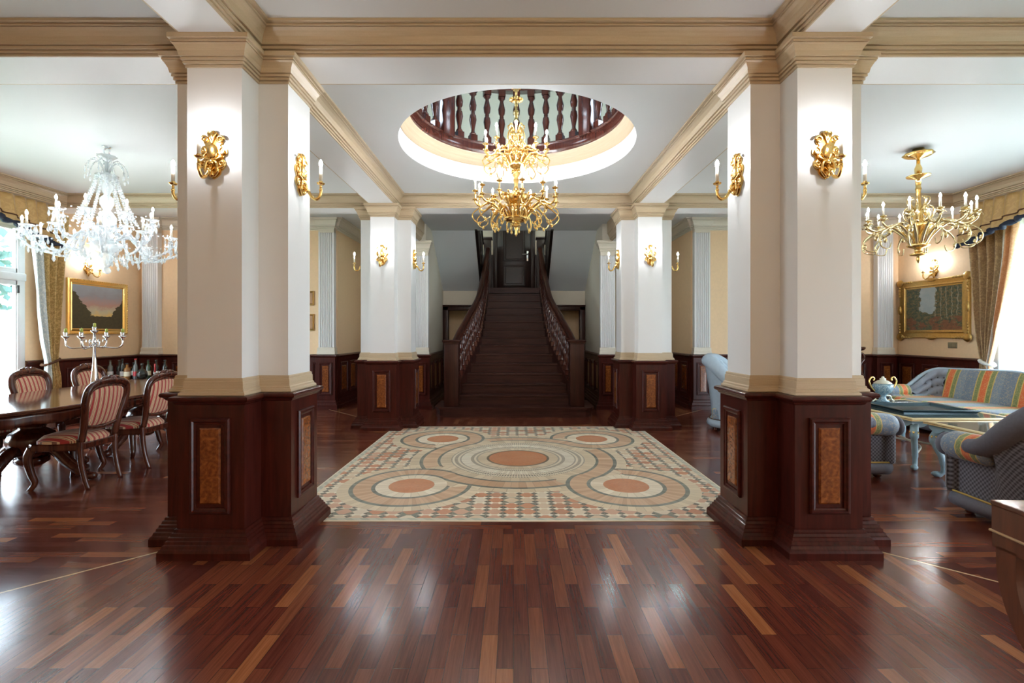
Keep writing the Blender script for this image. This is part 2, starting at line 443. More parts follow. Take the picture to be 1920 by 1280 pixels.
def painting(name, kind):
    m = Mat(name); x, y, z = m.coord('Generated')
    u = y if kind == 0 else 1 - y; v = z
    n1 = m.noise(m.vec(u * 3, v * 3, 1.), 2., 6, .65); n2 = m.noise(m.vec(u * 9, v * 9, 4.), 2., 5, .7)
    if kind == 0:
        sky = m.ramp(v + (n1 - .5) * .35, [(.30, (.85, .60, .22)), (.42, (.62, .58, .42)), (.55, (.55, .32, .26)), (.75, (.36, .35, .40)), (1., (.42, .48, .55))])
        land = m.mix(n2, (.014, .016, .010), (.11, .09, .04))
        tree = (v - ((u - .55).abs() * 1.55 + .02 + (n1 - .5) * .5 + (n2 - .5) * .15)).lt(0.).max((v - .30 - (n2 - .5) * .12).lt(0.))
        col = m.mix(tree, sky, land)
    else:
        sky = m.mix(n1, (.22, .36, .46), (.55, .58, .55))
        leaf = m.ramp(n2, [(.3, (.018, .032, .030)), (.48, (.07, .10, .06)), (.60, (.22, .14, .06)), (.72, (.15, .24, .24))])
        tree = ((v - .42 - (n1 - .5) * .5).lt(0.)).max((u - .28 + (n1 - .5) * .3).lt(0.)).max((u - .56 + (n1 - .5) * .35).gt(0.))
        trunk = ((u * 11. + (n1 - .5) * 1.2).fract().lt(.13)) * v.gt(.25) * v.lt(.95) * u.gt(.5)
        gr = m.mix(n2, (.02, .02, .014), (.38, .15, .07)); gmask = ((v - .30 - (n1 - .5) * .25).lt(0.)) * ((n1 - .47).gt(0.))
        col = m.mix(trunk * .75, m.mix(tree, sky, leaf), (.35, .34, .27)); col = m.mix(gmask, col, gr)
    m.set('Base Color', col).set('Roughness', .45); return m.m
# ------------------------------------------------------------------ room shell
AX = .036; CX = (-1.776, 1.848); CY = (3.222, 6.893); HB = .1625
XL, XR = -6.5, 6.72; YF = -2.6; YB = 8.45; ZS = 3.045; ZC = 3.215; ZR = 3.30
PL, PR = -6.215, 6.12                      # faces of the half beams along the window walls
struct('floor', MB().box(-7.2, 7.4, YF - .3, 12.2, -.05, 0), M_floor, 'dark red parquet floor of alternating planks with pale inlay lines', 'floor')
struct('ground', MB().box(-40, 40, -40, 40, -.5, -.45), M_lawn, 'pale garden ground outside the windows', 'ground')

# beams
b = MB()
xb = [PL, CX[0] - HB, CX[0] + HB, CX[1] - HB, CX[1] + HB, PR]
for i, y in enumerate(CY):
    struct('beam', MB().box(XL, XR, y - HB, y + HB, ZS, ZR + .05), M_white, ('white cross beam over the nearest columns', 'white cross beam over the columns beside the stairs')[i], 'beam')
ys = [(YF, CY[0] - HB), (CY[0] + HB, CY[1] - HB)]
for i, x in enumerate(CX):
    for j, (a, c) in enumerate(ys):
        struct('beam', MB().box(x - HB, x + HB, a, c, ZS, ZR + .05), M_white, 'white beam running %s of the %s columns' % (('in front', 'behind the first')[j], ('left', 'right')[i]), 'beam')
    o = struct('beam', MB().box(x - HB, x + HB, CY[1] + .35, YB, 2.876, ZR + .05), M_white, 'short low beam from the far %s column to the stair pilaster' % ('left', 'right')[i], 'beam')
    px = x + HB if i == 0 else x - HB
    sg = 1 if i == 0 else -1
for i, (a, c) in enumerate(((XL, PL), (PR, XR))):
    struct('beam', MB().box(a, c, YF, CY[0] - HB, ZS, ZR).box(a, c, CY[0] + HB, CY[1] - HB, ZS, ZR), M_white, 'white boxed half beam above the %s curtains' % ('left', 'right')[i], 'beam')

CORN = [(0, .0), (.010, .0), (.010, .014), (.004, .017), (.020, .019), (.020, .032), (.013, .035), (.032, .037), (.032, .054), (.024, .057), (.044, .059), (.047, .075), (.058, .100), (.078, .122), (.096, .134), (.088, .137), (.104, .139), (.104, .149), (.097, .152), (.125, .154), (.125, .17)]
def corn(x0, x1, y0, y1, zb, k, nm):
    struct('trim', MB().sweep([(x0, y0), (x0, y1), (x1, y1), (x1, y0)], [(d, zb + z * k) for d, z in CORN]), M_stone, 'stepped tan cornice around the ' + nm + ' ceiling bay', 'cornice')
xs = [(PL, CX[0] - HB, 'left'), (CX[0] + HB, CX[1] - HB, 'middle'), (CX[1] + HB, PR, 'right')]
for (x0, x1, nx) in xs:
    for (y0, y1, ny) in ((YF, CY[0] - HB, 'front'), (CY[0] + HB, CY[1] - HB, 'central')):
        corn(x0, x1, y0, y1, ZS, 1, ny + ' ' + nx)
        if not (nx == 'middle' and ny == 'central'):
            struct('ceiling', MB().box(x0, x1, y0, y1, ZC, ZC + .03), M_ceil, 'white ceiling of the %s %s bay' % (ny, nx), 'ceiling')
# ceiling with the round opening, and the ring inside it
OX, OY, OR = AX, 4.975, 1.19
def holed(x0, x1, y0, y1, z, r, n=96):
    vs = []; fs = []
    for i in range(n):
        a = 2 * pi * i / n; dx, dy = cos(a), sin(a)
        t = min(((x1 - OX) if dx > 0 else (x0 - OX)) / dx if abs(dx) > 1e-6 else 1e9, ((y1 - OY) if dy > 0 else (y0 - OY)) / dy if abs(dy) > 1e-6 else 1e9)
        vs += [(OX + r * dx, OY + r * dy, z), (OX + t * dx, OY + t * dy, z)]
    # snap the nearest boundary vertex to each corner
    for (cx, cy) in ((x0, y0), (x1, y0), (x0, y1), (x1, y1)):
        k = min(range(1, 2 * n, 2), key=lambda q: (vs[q][0] - cx) ** 2 + (vs[q][1] - cy) ** 2); vs[k] = (cx, cy, z)
    for i in range(n):
        j = (i + 1) % n; fs.append((2 * i, 2 * i + 1, 2 * j + 1, 2 * j))
    return MB().add(vs, fs)
cc = struct('ceiling', holed(CX[0] + HB, CX[1] - HB, CY[0] + HB, CY[1] - HB, ZC, OR), M_ceil, 'white middle ceiling with a large round opening', 'ceiling')
struct('trim', MB().lathe([(OR, ZC), (OR, 3.40)], 96, TR(OX, OY, 0), caps=False), M_white, 'bright white round band lining the ceiling opening', 'trim')
struct('trim', MB().lathe([(OR, 3.40), (OR - .012, 3.40), (OR - .014, 3.425), (OR - .03, 3.43), (OR - .032, 3.45), (OR - .05, 3.46), (OR - .06, 3.485), (OR - .085, 3.515), (OR - .09, 3.52), (OR - .09, 3.535)], 96, TR(OX, OY, 0), caps=False), M_stone, 'stepped round cornice inside the ceiling opening', 'cornice')
struct('floor', holed(-3.3, 3.4, 2.4, 8.2, 3.66, OR - .04), M_ceil, 'upper gallery floor around the round opening', 'floor')
# upper gallery room
uz0, uz1 = 3.66, 6.3; ux0, ux1, uy0, uy1 = -3.2, 3.3, 2.5, 8.1
struct('wall_back', MB().box(ux0, ux1, uy1, uy1 + .15, uz0, uz1), M_upwall, 'pale green wall of the upper gallery', 'wall')
struct('wall_front', MB().box(ux0, ux1, uy0 - .15, uy0, uz0, uz1), M_upwall, 'upper gallery wall behind the viewer', 'wall')
struct('ceiling', MB().box(ux0 - .15, ux1 + .15, uy0 - .15, uy1 + .15, uz1, uz1 + .1), M_ceil, 'ceiling of the upper gallery', 'ceiling')
for i, x in enumerate((ux0, ux1)):
    m = MB(); a, c = (x - .15, x) if i == 0 else (x, x + .15)
    for (y0, y1, z0, z1) in ((uy0, 4.5, uz0, uz1), (5.7, uy1, uz0, uz1), (4.5, 5.7, uz0, 4.3), (4.5, 5.7, 5.3, uz1)): m.box(a, c, y0, y1, z0, z1)
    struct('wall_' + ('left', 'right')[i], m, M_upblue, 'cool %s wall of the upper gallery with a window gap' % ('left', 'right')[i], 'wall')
g = thing('gallery_balustrade', 'dark wooden balustrade round the opening above the golden chandelier', 'balustrade', (OX, OY, 3.53))
BR = 1.115
def arc(r, z, a0, a1, n=48): return [(r * sin(lerp(a0, a1, i / n)), r * cos(lerp(a0, a1, i / n)), z) for i in range(n + 1)]
obj('bottom_rail', MB().lathe([(BR - .015, 0), (BR - .03, .02), (BR - .03, .10), (BR - .02, .115), (BR - .045, .12), (BR - .045, .135), (BR + .06, .135), (BR + .06, 0)], 96, caps=False), M_rail, g)
obj('handrail', MB().lathe([(BR - .05, .80), (BR - .06, .82), (BR - .05, .86), (BR, .885), (BR + .05, .86), (BR + .06, .82), (BR + .05, .80), (BR - .05, .80)], 96, caps=False), M_rail, g)
def baluster_mb(h, r=.046, sq=.044, n=10):
    k = h / .665
    m = MB().box(-sq, sq, -sq, sq, 0, .07 * k).box(-sq, sq, -sq, sq, .595 * k, .665 * k)
    p = [(.9, .07), (.95, .085), (.55, .11), (.5, .14), (.75, .2), (1., .26), (.85, .315), (.5, .335), (.62, .345), (.5, .36), (.85, .385), (1., .44), (.75, .49), (.5, .535), (.55, .555), (1., .575), (.9, .595)]
    return m.lathe([(r * a, z * k) for a, z in p], n)
bm_ = baluster_mb(.665).mesh('baluster', M_rail)
pm_ = MB().box(-.085, .085, -.07, .07, .10, .84, bev=.006).mesh('post', M_rail)
for s in (-1, 1):
    for k in range(4):
        a = s * radians(9.6) * (k + 1); obj('baluster', bm_, None, g, loc=(BR * sin(a), BR * cos(a), .135), rz=-a)
    for a in (radians(48.6), radians(131.4)): obj('post', pm_, None, g, loc=(BR * sin(a) * s, BR * cos(a), 0), rz=-a * s)
    for k in range(8):
        a = s * radians(48.6 + 9.2 * (k + 1)); obj('baluster', bm_, None, g, loc=(BR * sin(a), BR * cos(a), .135), rz=-a)
obj('baluster', bm_, None, g, loc=(0, BR, .135))

# side walls with window openings
def sidewall(nm, x0, x1, ops, lab, mat):
    m = MB(); y = YF
    for (a, c, z0, z1) in ops:
        m.box(x0, x1, y, a, 0, ZR + .1).box(x0, x1, a, c, 0, z0).box(x0, x1, a, c, z1, ZR + .1); y = c
    m.box(x0, x1, y, 6.42 if nm == 'wall_left' else 6.62, 0, ZR + .1)
    return struct(nm, m, mat, lab, 'wall')
WL = [(3.7, 6.42, .06, 2.80)]; WR = [(-.6, 1.2, .06, 2.6), (3.4, 6.62, .06, 2.80)]
sidewall('wall_left', XL - .10, XL, WL, 'peach left wall with tall windows', M_wall)
sidewall('wall_right', XR, XR + .10, WR, 'peach right wall with tall windows', M_wall)
struct('wall_front', MB().box(XL - .3, XR + .3, YF - .3, YF, 0, ZR + .1), M_wall, 'plain wall behind the viewer', 'wall')
# rear walls follow one path; right normal points into the room
RL = [(XL, 6.42), (XL, YB), (-3.08, YB), (-3.08, 9.9), (-1.74, 9.9), (-1.74, YB), (-1.53, YB), (-1.53, 10.5)]
RRt = [(1.55, 10.5), (1.55, YB), (1.76, YB), (1.76, 9.9), (3.10, 9.9), (3.10, YB), (XR, YB), (XR, 6.62)]
WP = [(0, 0), (0, ZR + .1), (-.09, ZR + .1), (-.09, 0)]
WAIN = [(0, .938), (.03, .934), (.052, .926), (.056, .912), (.05, .902), (.035, .895), (.03, .88), (.03, .16), (.042, .152), (.046, .12), (.06, .112), (.066, .07), (.08, .06), (.082, 0)]
def splitpath(path, i): return path[:i], path[i - 1:]
lp = [(RL[:2], M_wall, 'wall_left', 'peach left rear wall carrying the sunset painting'), (RL[1:4], M_wall, 'wall_back', 'peach back wall behind the dining table'), (RL[3:], M_hall, 'wall_stairs', 'plain cream wall left of the staircase'),
      (RRt[:5], M_hall, 'wall_stairs', 'plain cream wall right of the staircase'), (RRt[4:7], M_wall, 'wall_back', 'peach back wall behind the sitting area'), (RRt[6:], M_wall, 'wall_right', 'peach right rear wall carrying the forest painting')]
for p, mt, nm, lb in lp: struct(nm, MB().sweep(p, WP, False), mt, lb, 'wall')
def panel_mb(w, h, fr=.052):
    pth = [(-w / 2, -h / 2), (w / 2, -h / 2), (w / 2, h / 2), (-w / 2, h / 2)]
    prof = [(0, 0), (0, .012), (-.008, .02), (-.018, .02), (-.024, .012), (-.034, .010), (-.036, .002), (-.05, .002)]
    return MB().sweep(pth, prof).box(-w / 2 + .04, w / 2 - .04, -h / 2 + .04, h / 2 - .04, 0, .003)
def burl_mb(w, h):
    pth = [(-w / 2, -h / 2), (w / 2, -h / 2), (w / 2, h / 2), (-w / 2, h / 2)]
    return MB().sweep(pth, [(0, .002), (0, .006), (-.010, .014)]).box(-w / 2 + .009, w / 2 - .009, -h / 2 + .009, h / 2 - .009, .01, .014)
def add_panel(parent, M, w, h, bw=None, bh=None):
    """M maps (u, v, out) to the parent's space"""
    p = obj('panel', panel_mb(w, h), M_mah, parent); p.matrix_local = M
    q = obj('burl_inlay', burl_mb(bw or w - .108, bh or h - .108), M_burl, p, label='orange burl veneer inlay')
    return p
def face(x, y, z, nx, ny):
    """matrix for a vertical face at (x,y,z) with outward normal (nx,ny)"""
    n = Vector((nx, ny, 0)); u = Vector((-ny, nx, 0)); v = Vector((0, 0, 1))
    M = Matrix((u, v, n)).transposed().to_4x4(); M.translation = Vector((x, y, z)); return M
for path, lb in ((RL, 'left'), (RRt, 'right')):
    w = struct('trim', MB().sweep(path, WAIN, False), M_mah, 'dark mahogany wainscot along the %s rear walls' % lb, 'wainscot')
    for i in range(len(path) - 1):
        a, c = Vector(path[i]), Vector(path[i + 1]); L = (c - a).length; d = (c - a) / L; n = Vector((d.y, -d.x))
        if L < .5: continue
        k = max(1, round(L / .50)); st = L / k
        for j in range(k):
            q = a + d * (st * (j + .5)) + n * .03
            add_panel(w, face(q.x, q.y, .52, n.x, n.y), st - .14, .56, st - .27, .43)
# crown in the rear side bays and ceilings there
RC = [(d * 1.1, 3.10 + z * 1.17) for d, z in CORN]
struct('trim', MB().sweep(RL[:6], RC, False).sweep([(-1.94, CY[1] + HB), (XL, CY[1] + HB)], RC, False), M_cream, 'pale crown moulding in the rear left bay', 'cornice')
struct('trim', MB().sweep(RRt[2:], RC, False).sweep([(XR, CY[1] + HB), (2.02, CY[1] + HB)], RC, False), M_cream, 'pale crown moulding in the rear right bay', 'cornice')
struct('ceiling', MB().box(XL, -1.60, CY[1] + HB, 10.0, ZR, ZR + .03), M_ceil, 'white ceiling of the rear left bay', 'ceiling')
struct('ceiling', MB().box(1.62, XR, CY[1] + HB, 10.0, ZR, ZR + .03), M_ceil, 'white ceiling of the rear right bay', 'ceiling')
struct('ceiling', MB().box(CX[0] + HB, CX[1] - HB, CY[1] + HB, 9.0, ZC, ZC + .03), M_slope, 'shaded ceiling strip in front of the staircase', 'ceiling')
# capital-height mouldings on the short beams
CAP = [(0, 0), (.008, 0), (.008, .014), (.002, .017), (.016, .019), (.016, .034), (.010, .037), (.024, .039), (.024, .052), (.018, .055), (.030, .058), (.036, .085), (.05, .112), (.058, .120), (.050, .123), (.060, .125), (.060, .136), (.054, .139), (.072, .142), (.072, .169)]
for i, x in enumerate(CX):
    xi = x + HB if i == 0 else x - HB
    pth = [(xi, CY[1] + .35), (xi, YB - .1)]
    if i == 1: pth = pth[::-1]
    struct('trim', MB().sweep(pth, [(d, 2.876 + z) for d, z in CAP] + [(.075, ZC)], False), M_stone, 'tan moulding on the short beam %s of the stairs' % ('left', 'right')[i], 'cornice')

# fluted pilasters on dark pedestals
def pilaster(x, y, w, z1, lab, d=.10, ped=True):
    t = thing('pilaster', lab, 'pilaster', (x, y, 0), kind='structure')
    n = 7; pts = [(w / 2, 0), (w / 2, d * .0)]
    front = []; m = .022; fw = (w - 2 * m) / n
    for i in range(n):
        x0 = -w / 2 + m + i * fw
        front += [(x0 + .003, -d)] + [(x0 + fw * .5 - fw * .36 * cos(pi * k / 6), -d + .016 * sin(pi * k / 6)) for k in range(7)] + [(x0 + fw - .003, -d)]
    poly = [(-w / 2, 0), (-w / 2, -d)] + front + [(w / 2, -d), (w / 2, 0)]
    obj('shaft', MB().prism(poly, 1.02, z1 - .05), M_white, t)
    sq = [(-w / 2, 0), (-w / 2, -d), (w / 2, -d), (w / 2, 0)]
    obj('base_block', MB().sweep(sq, [(0, 1.06), (.014, 1.05), (.014, .99), (.022, .975), (.022, .94)], False).box(-w / 2, w / 2, -d, 0, .94, 1.05), M_cream, t)
    obj('capital', MB().sweep(sq, [(dd, z1 + z * 1.15) for dd, z in CAP] , False).box(-w / 2, w / 2, -d, 0, z1 - .06, z1 + .19), M_cream, t)
    e = .03; sp = [(-w / 2 - e, 0), (-w / 2 - e, -d - e), (w / 2 + e, -d - e), (w / 2 + e, 0)]
    obj('pedestal', MB().sweep(sp, [(a - .03, z) for a, z in WAIN], False), M_mah, t)
    add_panel(t, face(0, -d - e, .52, 0, -1), w - .05, .56, w - .16, .45)
    return t
pilaster(-3.235, YB, .27, 3.10, 'white fluted pilaster left of the far left column')
pilaster(3.26, YB, .27, 3.10, 'white fluted pilaster behind the pale blue armchair')
pilaster(-1.60, YB, .25, 2.70, 'white fluted pilaster at the left side of the staircase')
pilaster(1.625, YB, .25, 2.70, 'white fluted pilaster at the right side of the staircase')
pilaster(-6.28, YB, .27, 3.10, 'white fluted pilaster in the corner behind the bottles')
pilaster(6.42, YB, .27, 3.10, 'white fluted pilaster in the corner left of the forest painting')

# windows
def window(nm, x, sg, y0, y1, z0, z1, lab, trans):
    t = thing(nm, lab, 'window', (x, 0, 0), kind='structure')
    m = MB(); a, c = sorted((0, sg * .07))
    fw = .10
    m.box(a, c, y0, y0 + fw, z0, z1, bev=.008).box(a, c, y1 - fw, y1, z0, z1, bev=.008).box(a, c, y0, y1, z1 - fw, z1, bev=.008).box(a, c, y0, y1, z0, z0 + .12, bev=.008)
    m.box(a - .02, c + .02, y0, y1, trans - .05, trans + .05, bev=.01)
    ym = (y0 + y1) / 2
    for yy in (ym - (y1 - y0) / 6, ym + (y1 - y0) / 6): m.box(a, c, yy - .055, yy + .055, z0, z1, bev=.008)
    obj('window_frame', m, M_winfr, t)
    ys = [y0, ym - (y1 - y0) / 6, ym + (y1 - y0) / 6, y1]; sash = MB()
    for i in range(3):
        for (p, q) in ((z0 + .1, trans - .05), (trans + .05, z1 - .09)):
            u, v = ys[i] + .055, ys[i + 1] - .055
            for bx in ((u, u + .06, p, q), (v - .06, v, p, q), (u, v, p, p + .06), (u, v, q - .06, q)): sash.box(a + .01, c - .01, *bx, bev=.005)
    obj('sash', sash, M_winfr, t)
    gl = MB().box(sg * .03 - .003, sg * .03 + .003, y0, y1, z0, z1); obj('glass', gl, M_glass, t)
    obj('hinge', MB().lathe([(.012, -.05), (.012, .05)], 8, TR(-sg * .01, y1 - .1, trans - .16)), M_ironblk, t)
    # plaster reveal
    return t
window('window_1', XL + .02, -1, 3.7, 6.42, .06, 2.80, 'tall white window with a transom beside the dining table', 2.04)
window('window_2', XR - .02, 1, 3.4, 6.62, .06, 2.80, 'tall white window behind the sheer curtain and sofa', 2.04)

# ------------------------------------------------------------------ staircase
SX = .01; RS_, GO = .155, .235
YN = [7.47, 7.78] + [7.78 + GO * k for k in range(1, 14)]           # nosing of each of the 15 steps
HW = [(7.4, .90), (7.78, .85), (8.0, .82), (8.25, .765), (8.5, .725), (8.75, .665), (9.0, .622), (9.35, .595), (9.8, .575), (10.9, .545)]
def hw(y): return interp(HW, y)
def nose(y): return .31 + (y - 7.78) * RS_ / GO
st = thing('staircase', 'dark brown staircase rising between turned balustrades to the door', 'staircase', (SX, 0, 0))
fp = [(-1.25, 8.3)] + [(-1.25 + .13 * (1 - cos(a)), 7.62 - .15 * sin(a)) for a in (0, .4, .8, 1.2, pi / 2)] + [(1.12 + .13 * sin(a), 7.47 + .15 * (1 - cos(a))) for a in (0, .4, .8, 1.2, pi / 2)] + [(1.25, 8.3)]
obj('step', MB().prism([(x * .985, y + .02) for x, y in fp], 0, RS_ - .03).prism(fp, RS_ - .03, RS_), M_stair, st, label='wide bottom step with rounded ends')
for n in range(2, 15):
    y0 = YN[n - 1]; y1 = YN[n] if n < 15 else y0 + GO
    y1 = y0 + GO + .03; z = n * RS_; w0, w1 = hw(y0) + .05, hw(y1) + .05
    obj('step', MB().prism([(-w0, y0 + .02), (w0, y0 + .02), (w1, y1), (-w1, y1)], z - RS_ - .1, z - .03).prism([(-w0, y0), (w0, y0), (w1, y1), (-w1, y1)], z - .03, z), M_stair, st, bev=.004)
obj('landing', MB().box(-1.5, 1.5, YN[14], 11.6, 15 * RS_ - .12, 15 * RS_), M_stair, st)
def wall_ribbon(s, off0, th, zb, zt, y0=7.62, y1=10.85, n=28):
    def fn(u, v):
        y = lerp(y0, y1, u); x = s * (hw(y) + off0 + (.07 * max(0, (8.9 - y) / 1.3)))
        k = v * 4; a = [(0, 0), (0, 1), (th, 1), (th, 0)][int(k) % 4]
        return (x + s * a[0], y, zb(y) if a[1] == 0 else zt(y))
    return MB().grid(fn, n, 4, cv=True, smooth=False)
def xr(y): return hw(y) + .04 + .07 * max(0, (8.9 - y) / 1.3)
bal_m = baluster_mb(.70, .034, .030, 8).mesh('stair_baluster', M_rail)
for s in (-1, 1):
    obj('stringer', wall_ribbon(s, .01, .06, lambda y: max(.155, nose(y) - 1.2) if y < 9.9 else nose(y) - .4, lambda y: nose(y) + .09), M_stair, st)
    n_ = obj('newel', MB().box(-.112, .112, -.112, .112, RS_, 1.17, bev=.008), M_stairz, st, loc=(s * .985, 7.66, 0))
    obj('newel_cap', MB().box(-.14, .14, -.14, .14, 1.165, 1.20, bev=.012).box(-.125, .125, -.125, .125, 1.14, 1.17), M_stairz, n_)
    pts = [(s * xr(y), y, nose(y) + .86) for y in [7.62 + .1 * k for k in range(33)]] + [(s * .575, 10.85, nose(10.85) + .86)]
    obj('handrail', MB().tube(pts, .045, 10, flat=1.15), M_stairz, st)
    y = 7.86
    while y < 10.8:
        obj('baluster', bal_m, None, st, loc=(s * xr(y), y, nose(y) + .09)); y += .1175
    obj('landing_newel', MB().box(-.085, .085, -.085, .085, 2.2, 3.42, bev=.006).box(-.11, .11, -.11, .11, 3.42, 3.46, bev=.008), M_door, st, loc=(s * .60, 10.935, 0))
# door on the landing
d = thing('door_1', 'dark panelled door at the top of the staircase', 'door', (SX, 11.6, 15 * RS_), kind='structure')
obj('door_leaf', MB().box(-.40, .40, -.05, 0, 0, 2.0, bev=.004), M_door, d)
for (pz, ph) in ((.36, .40), (1.25, 1.0)):
    pn = obj('panel', panel_mb(.52, ph + .1), M_door, d); pn.matrix_local = face(0, -.05, pz, 0, -1)
    obj('panel_field', burl_mb(.40, ph), M_door, pn)
obj('door_casing', MB().box(-.50, -.40, -.07, 0, 0, 2.1, bev=.01).box(.40, .50, -.07, 0, 0, 2.1, bev=.01).box(-.5, .5, -.07, 0, 2.0, 2.1, bev=.01), M_door, d)
hd = obj('door_handle', MB().box(.30, .345, -.062, -.05, .70, .94, bev=.004).tube([(.322, -.06, .86), (.322, -.10, .86), (.28, -.105, .86), (.20, -.10, .855)], .010, 8), M_chrome, d, label='silver lever handle')
struct('wall_landing', MB().box(-1.6, 1.65, 11.6, 11.75, 0, 4.8), M_hall, 'tan wall around the door at the top of the stairs', 'wall')
struct('trim', MB().box(-1.53, -.49, 11.56, 11.6, 15 * RS_, 3.18).box(.51, 1.55, 11.56, 11.6, 15 * RS_, 3.18), M_door, 'dark panelling beside the upper stair door', 'wainscot')
for i, x in enumerate((-1.53, 1.55)):
    sg = -1 if i == 0 else 1
    struct('wall_stairs', MB().box(min(x, x + sg * .1), max(x, x + sg * .1), 10.5, 11.7, 0, 4.8).box(min(x, x + sg * .1), max(x, x + sg * .1), 9.0, 10.5, ZR, 4.8), M_hall, 'cream upper wall on the %s side of the stairwell' % ('left', 'right')[i], 'wall')
struct('ceiling', MB().box(-1.7, 1.75, 8.3, 11.75, 4.8, 4.85), M_hall, 'dim ceiling over the stairwell', 'ceiling')
struct('wall_front', MB().box(-1.6, 1.65, 8.25, 8.3, ZC + .03, 4.8), M_hall, 'dim stairwell wall above the stair hall ceiling', 'wall')
# sloping soffits of the flights that return towards the viewer
for i, (x0, x1, nm) in enumerate(((-1.53, -.72, 'left'), (.74, 1.55, 'right'))):
    p = [(9.0, ZC), (10.5, 2.226), (10.5, 2.40), (9.0, ZC + .17), (8.45, ZC + .5), (8.45, ZC + .03)]
    Mx = Matrix(((0, 0, 1, 0), (1, 0, 0, 0), (0, 1, 0, 0), (0, 0, 0, 1)))
    struct('ceiling', MB().prism(p[:4], x0, x1, Mx), M_slope, 'pale sloping soffit %s of the staircase' % nm, 'ceiling')
    xi = x1 if i == 0 else x0
    f = thing('upper_flight', 'dark return flight with balustrade above the %s sloping soffit' % nm, 'stair flight', (xi, 0, 0))
    q = [(8.9, ZC + .07), (8.9, ZC), (9.0, ZC - .01), (10.55, 2.18), (10.83, 2.18), (10.83, 2.55), (10.55, 2.62), (9.0, ZC + .55)]
    sg = 1 if i == 0 else -1
    obj('stringer', MB().prism(q, 0, sg * .05, Mx), M_dark, f)
    obj('handrail', MB().tube([(sg * .025, 10.83, 3.32), (sg * .025, 10.5, 3.32), (sg * .025, 9.0, 4.40)], .04, 8), M_dark, f)
    for k in range(10):
        yy = 9.15 + k * .16; zz = 2.62 + (10.55 - yy) * .72
        obj('baluster', MB().lathe([(.022, 0), (.03, .15), (.018, .3), (.03, .5), (.02, .68)], 6), M_dark, f, loc=(sg * .025, yy, zz))
    # lintel and doorway below the landing
    xa, xb = (x0, -.62) if i == 0 else (.64, x1)
    struct('wall_stairs', MB().box(xa, xb, 10.5, 10.58, 1.913, 2.226), M_hall, 'cream band over the low doorway %s of the stairs' % nm, 'wall')
    dd = thing('door_%d' % (2 + i), 'dark framed low doorway %s of the staircase' % nm, 'doorway', (0, 0, 0), kind='structure')
    jo = x0 if i == 0 else x1; sg2 = 1 if i == 0 else -1
    a, c = sorted((jo, jo + sg2 * .12)); e, h = sorted((jo + sg2 * .75, jo + sg2 * .87))
    obj('door_frame', MB().box(a, c, 10.44, 10.60, 0, 1.88, bev=.008).box(min(a, e), max(c, h), 10.44, 10.60, 1.80, 1.88, bev=.008).box(min(a, e) - .01, max(c, h) + .01, 10.42, 10.60, 1.88, 1.915, bev=.006), M_stairz, dd)
    struct('wall_back', MB().box(min(a, e) - .02, max(c, h) + .1, 11.3, 11.4, 0, 2.2), M_wall, 'tan wall seen through the low doorway %s of the stairs' % nm, 'wall')

# ------------------------------------------------------------------ columns
def cross(c, a): return [(-c, -a), (c, -a), (c, -c), (a, -c), (a, c), (c, c), (c, a), (-c, a), (-c, c), (-a, c), (-a, -c), (-c, -c)]
CR = cross(HB, .35)
CLAB = ['nearest white column on the left with a cross-shaped plan', 'nearest white column on the right with a cross-shaped plan', 'far white column left of the staircase', 'far white column right of the staircase']
def column(loc, lab):
    t = thing('column', lab, 'column', (*loc, 0), group='white columns on mahogany plinths')
    obj('shaft', MB().prism(CR, .92, ZS), M_white, t)
    obj('capital', MB().sweep(CR, [(d, 2.876 + z) for d, z in CAP]), M_stone, t)
    obj('dado_moulding', MB().sweep(CR, [(0, 1.036), (.006, 1.036), (.010, 1.030), (.010, 1.018), (.014, 1.015), (.015, .972), (.022, .966), (.022, .957), (.032, .95), (.034, .938), (.028, .93)]), M_stone, t)
    pl = obj('plinth', MB().sweep(CR, [(0, .934), (.058, .931), (.066, .926), (.070, .916), (.066, .905), (.052, .898), (.044, .885), (.036, .88), (.036, .15)]), M_mah, t)
    obj('base', MB().sweep(CR, [(.036, .158), (.046, .154), (.048, .138), (.056, .134), (.060, .118), (.068, .114), (.070, .100), (.078, .095), (.080, .080), (.088, .075), (.092, .060), (.100, .052), (.106, .040), (.106, 0)]), M_mah, t)
    for (nx, ny) in ((0, -1), (1, 0), (0, 1), (-1, 0)):
        add_panel(t, face(nx * .386, ny * .386, .525, nx, ny), .235, .56, .125, .445)
    return t
col0 = column((CX[0], CY[0]), CLAB[0])
k = 1
for (x, y) in ((CX[1], CY[0]), (CX[0], CY[1]), (CX[1], CY[1])):
    dup(col0, (x, y, 0), 0, CLAB[k]); k += 1

# ------------------------------------------------------------------ mosaic inlay, cut round the column bases
mx, my = .045, 5.045; H = 1.70; mp = []
def notch(cx, cy, sx_, sy_):
    """corner outline around a column base, coordinates relative to the mosaic centre"""
    g = .004; ix = cx - sx_ * (.35 + .106 + g); iy = cy - sy_ * (.35 + .106 + g)
    jx = cx - sx_ * (HB + .106 + g); jy = cy - sy_ * (HB + .106 + g)
    X1 = mx + sx_ * H; Y1 = my + sy_ * H
    return (ix, jx, iy, jy, X1, Y1)
def corner(cx, cy, sx_, sy_):
    ix, jx, iy, jy, X1, Y1 = notch(cx, cy, sx_, sy_)
    return [(X1, iy), (jx, iy), (jx, jy), (ix, jy), (ix, Y1)]
P = corner(CX[1], CY[0], 1, -1)[::-1] + corner(CX[1], CY[1], 1, 1) + corner(CX[0], CY[1], -1, 1)[::-1] + corner(CX[0], CY[0], -1, -1)
def ok(pt): return pt
mo = MB().prism([(x - mx, y - my) for x, y in P], 0, .004)
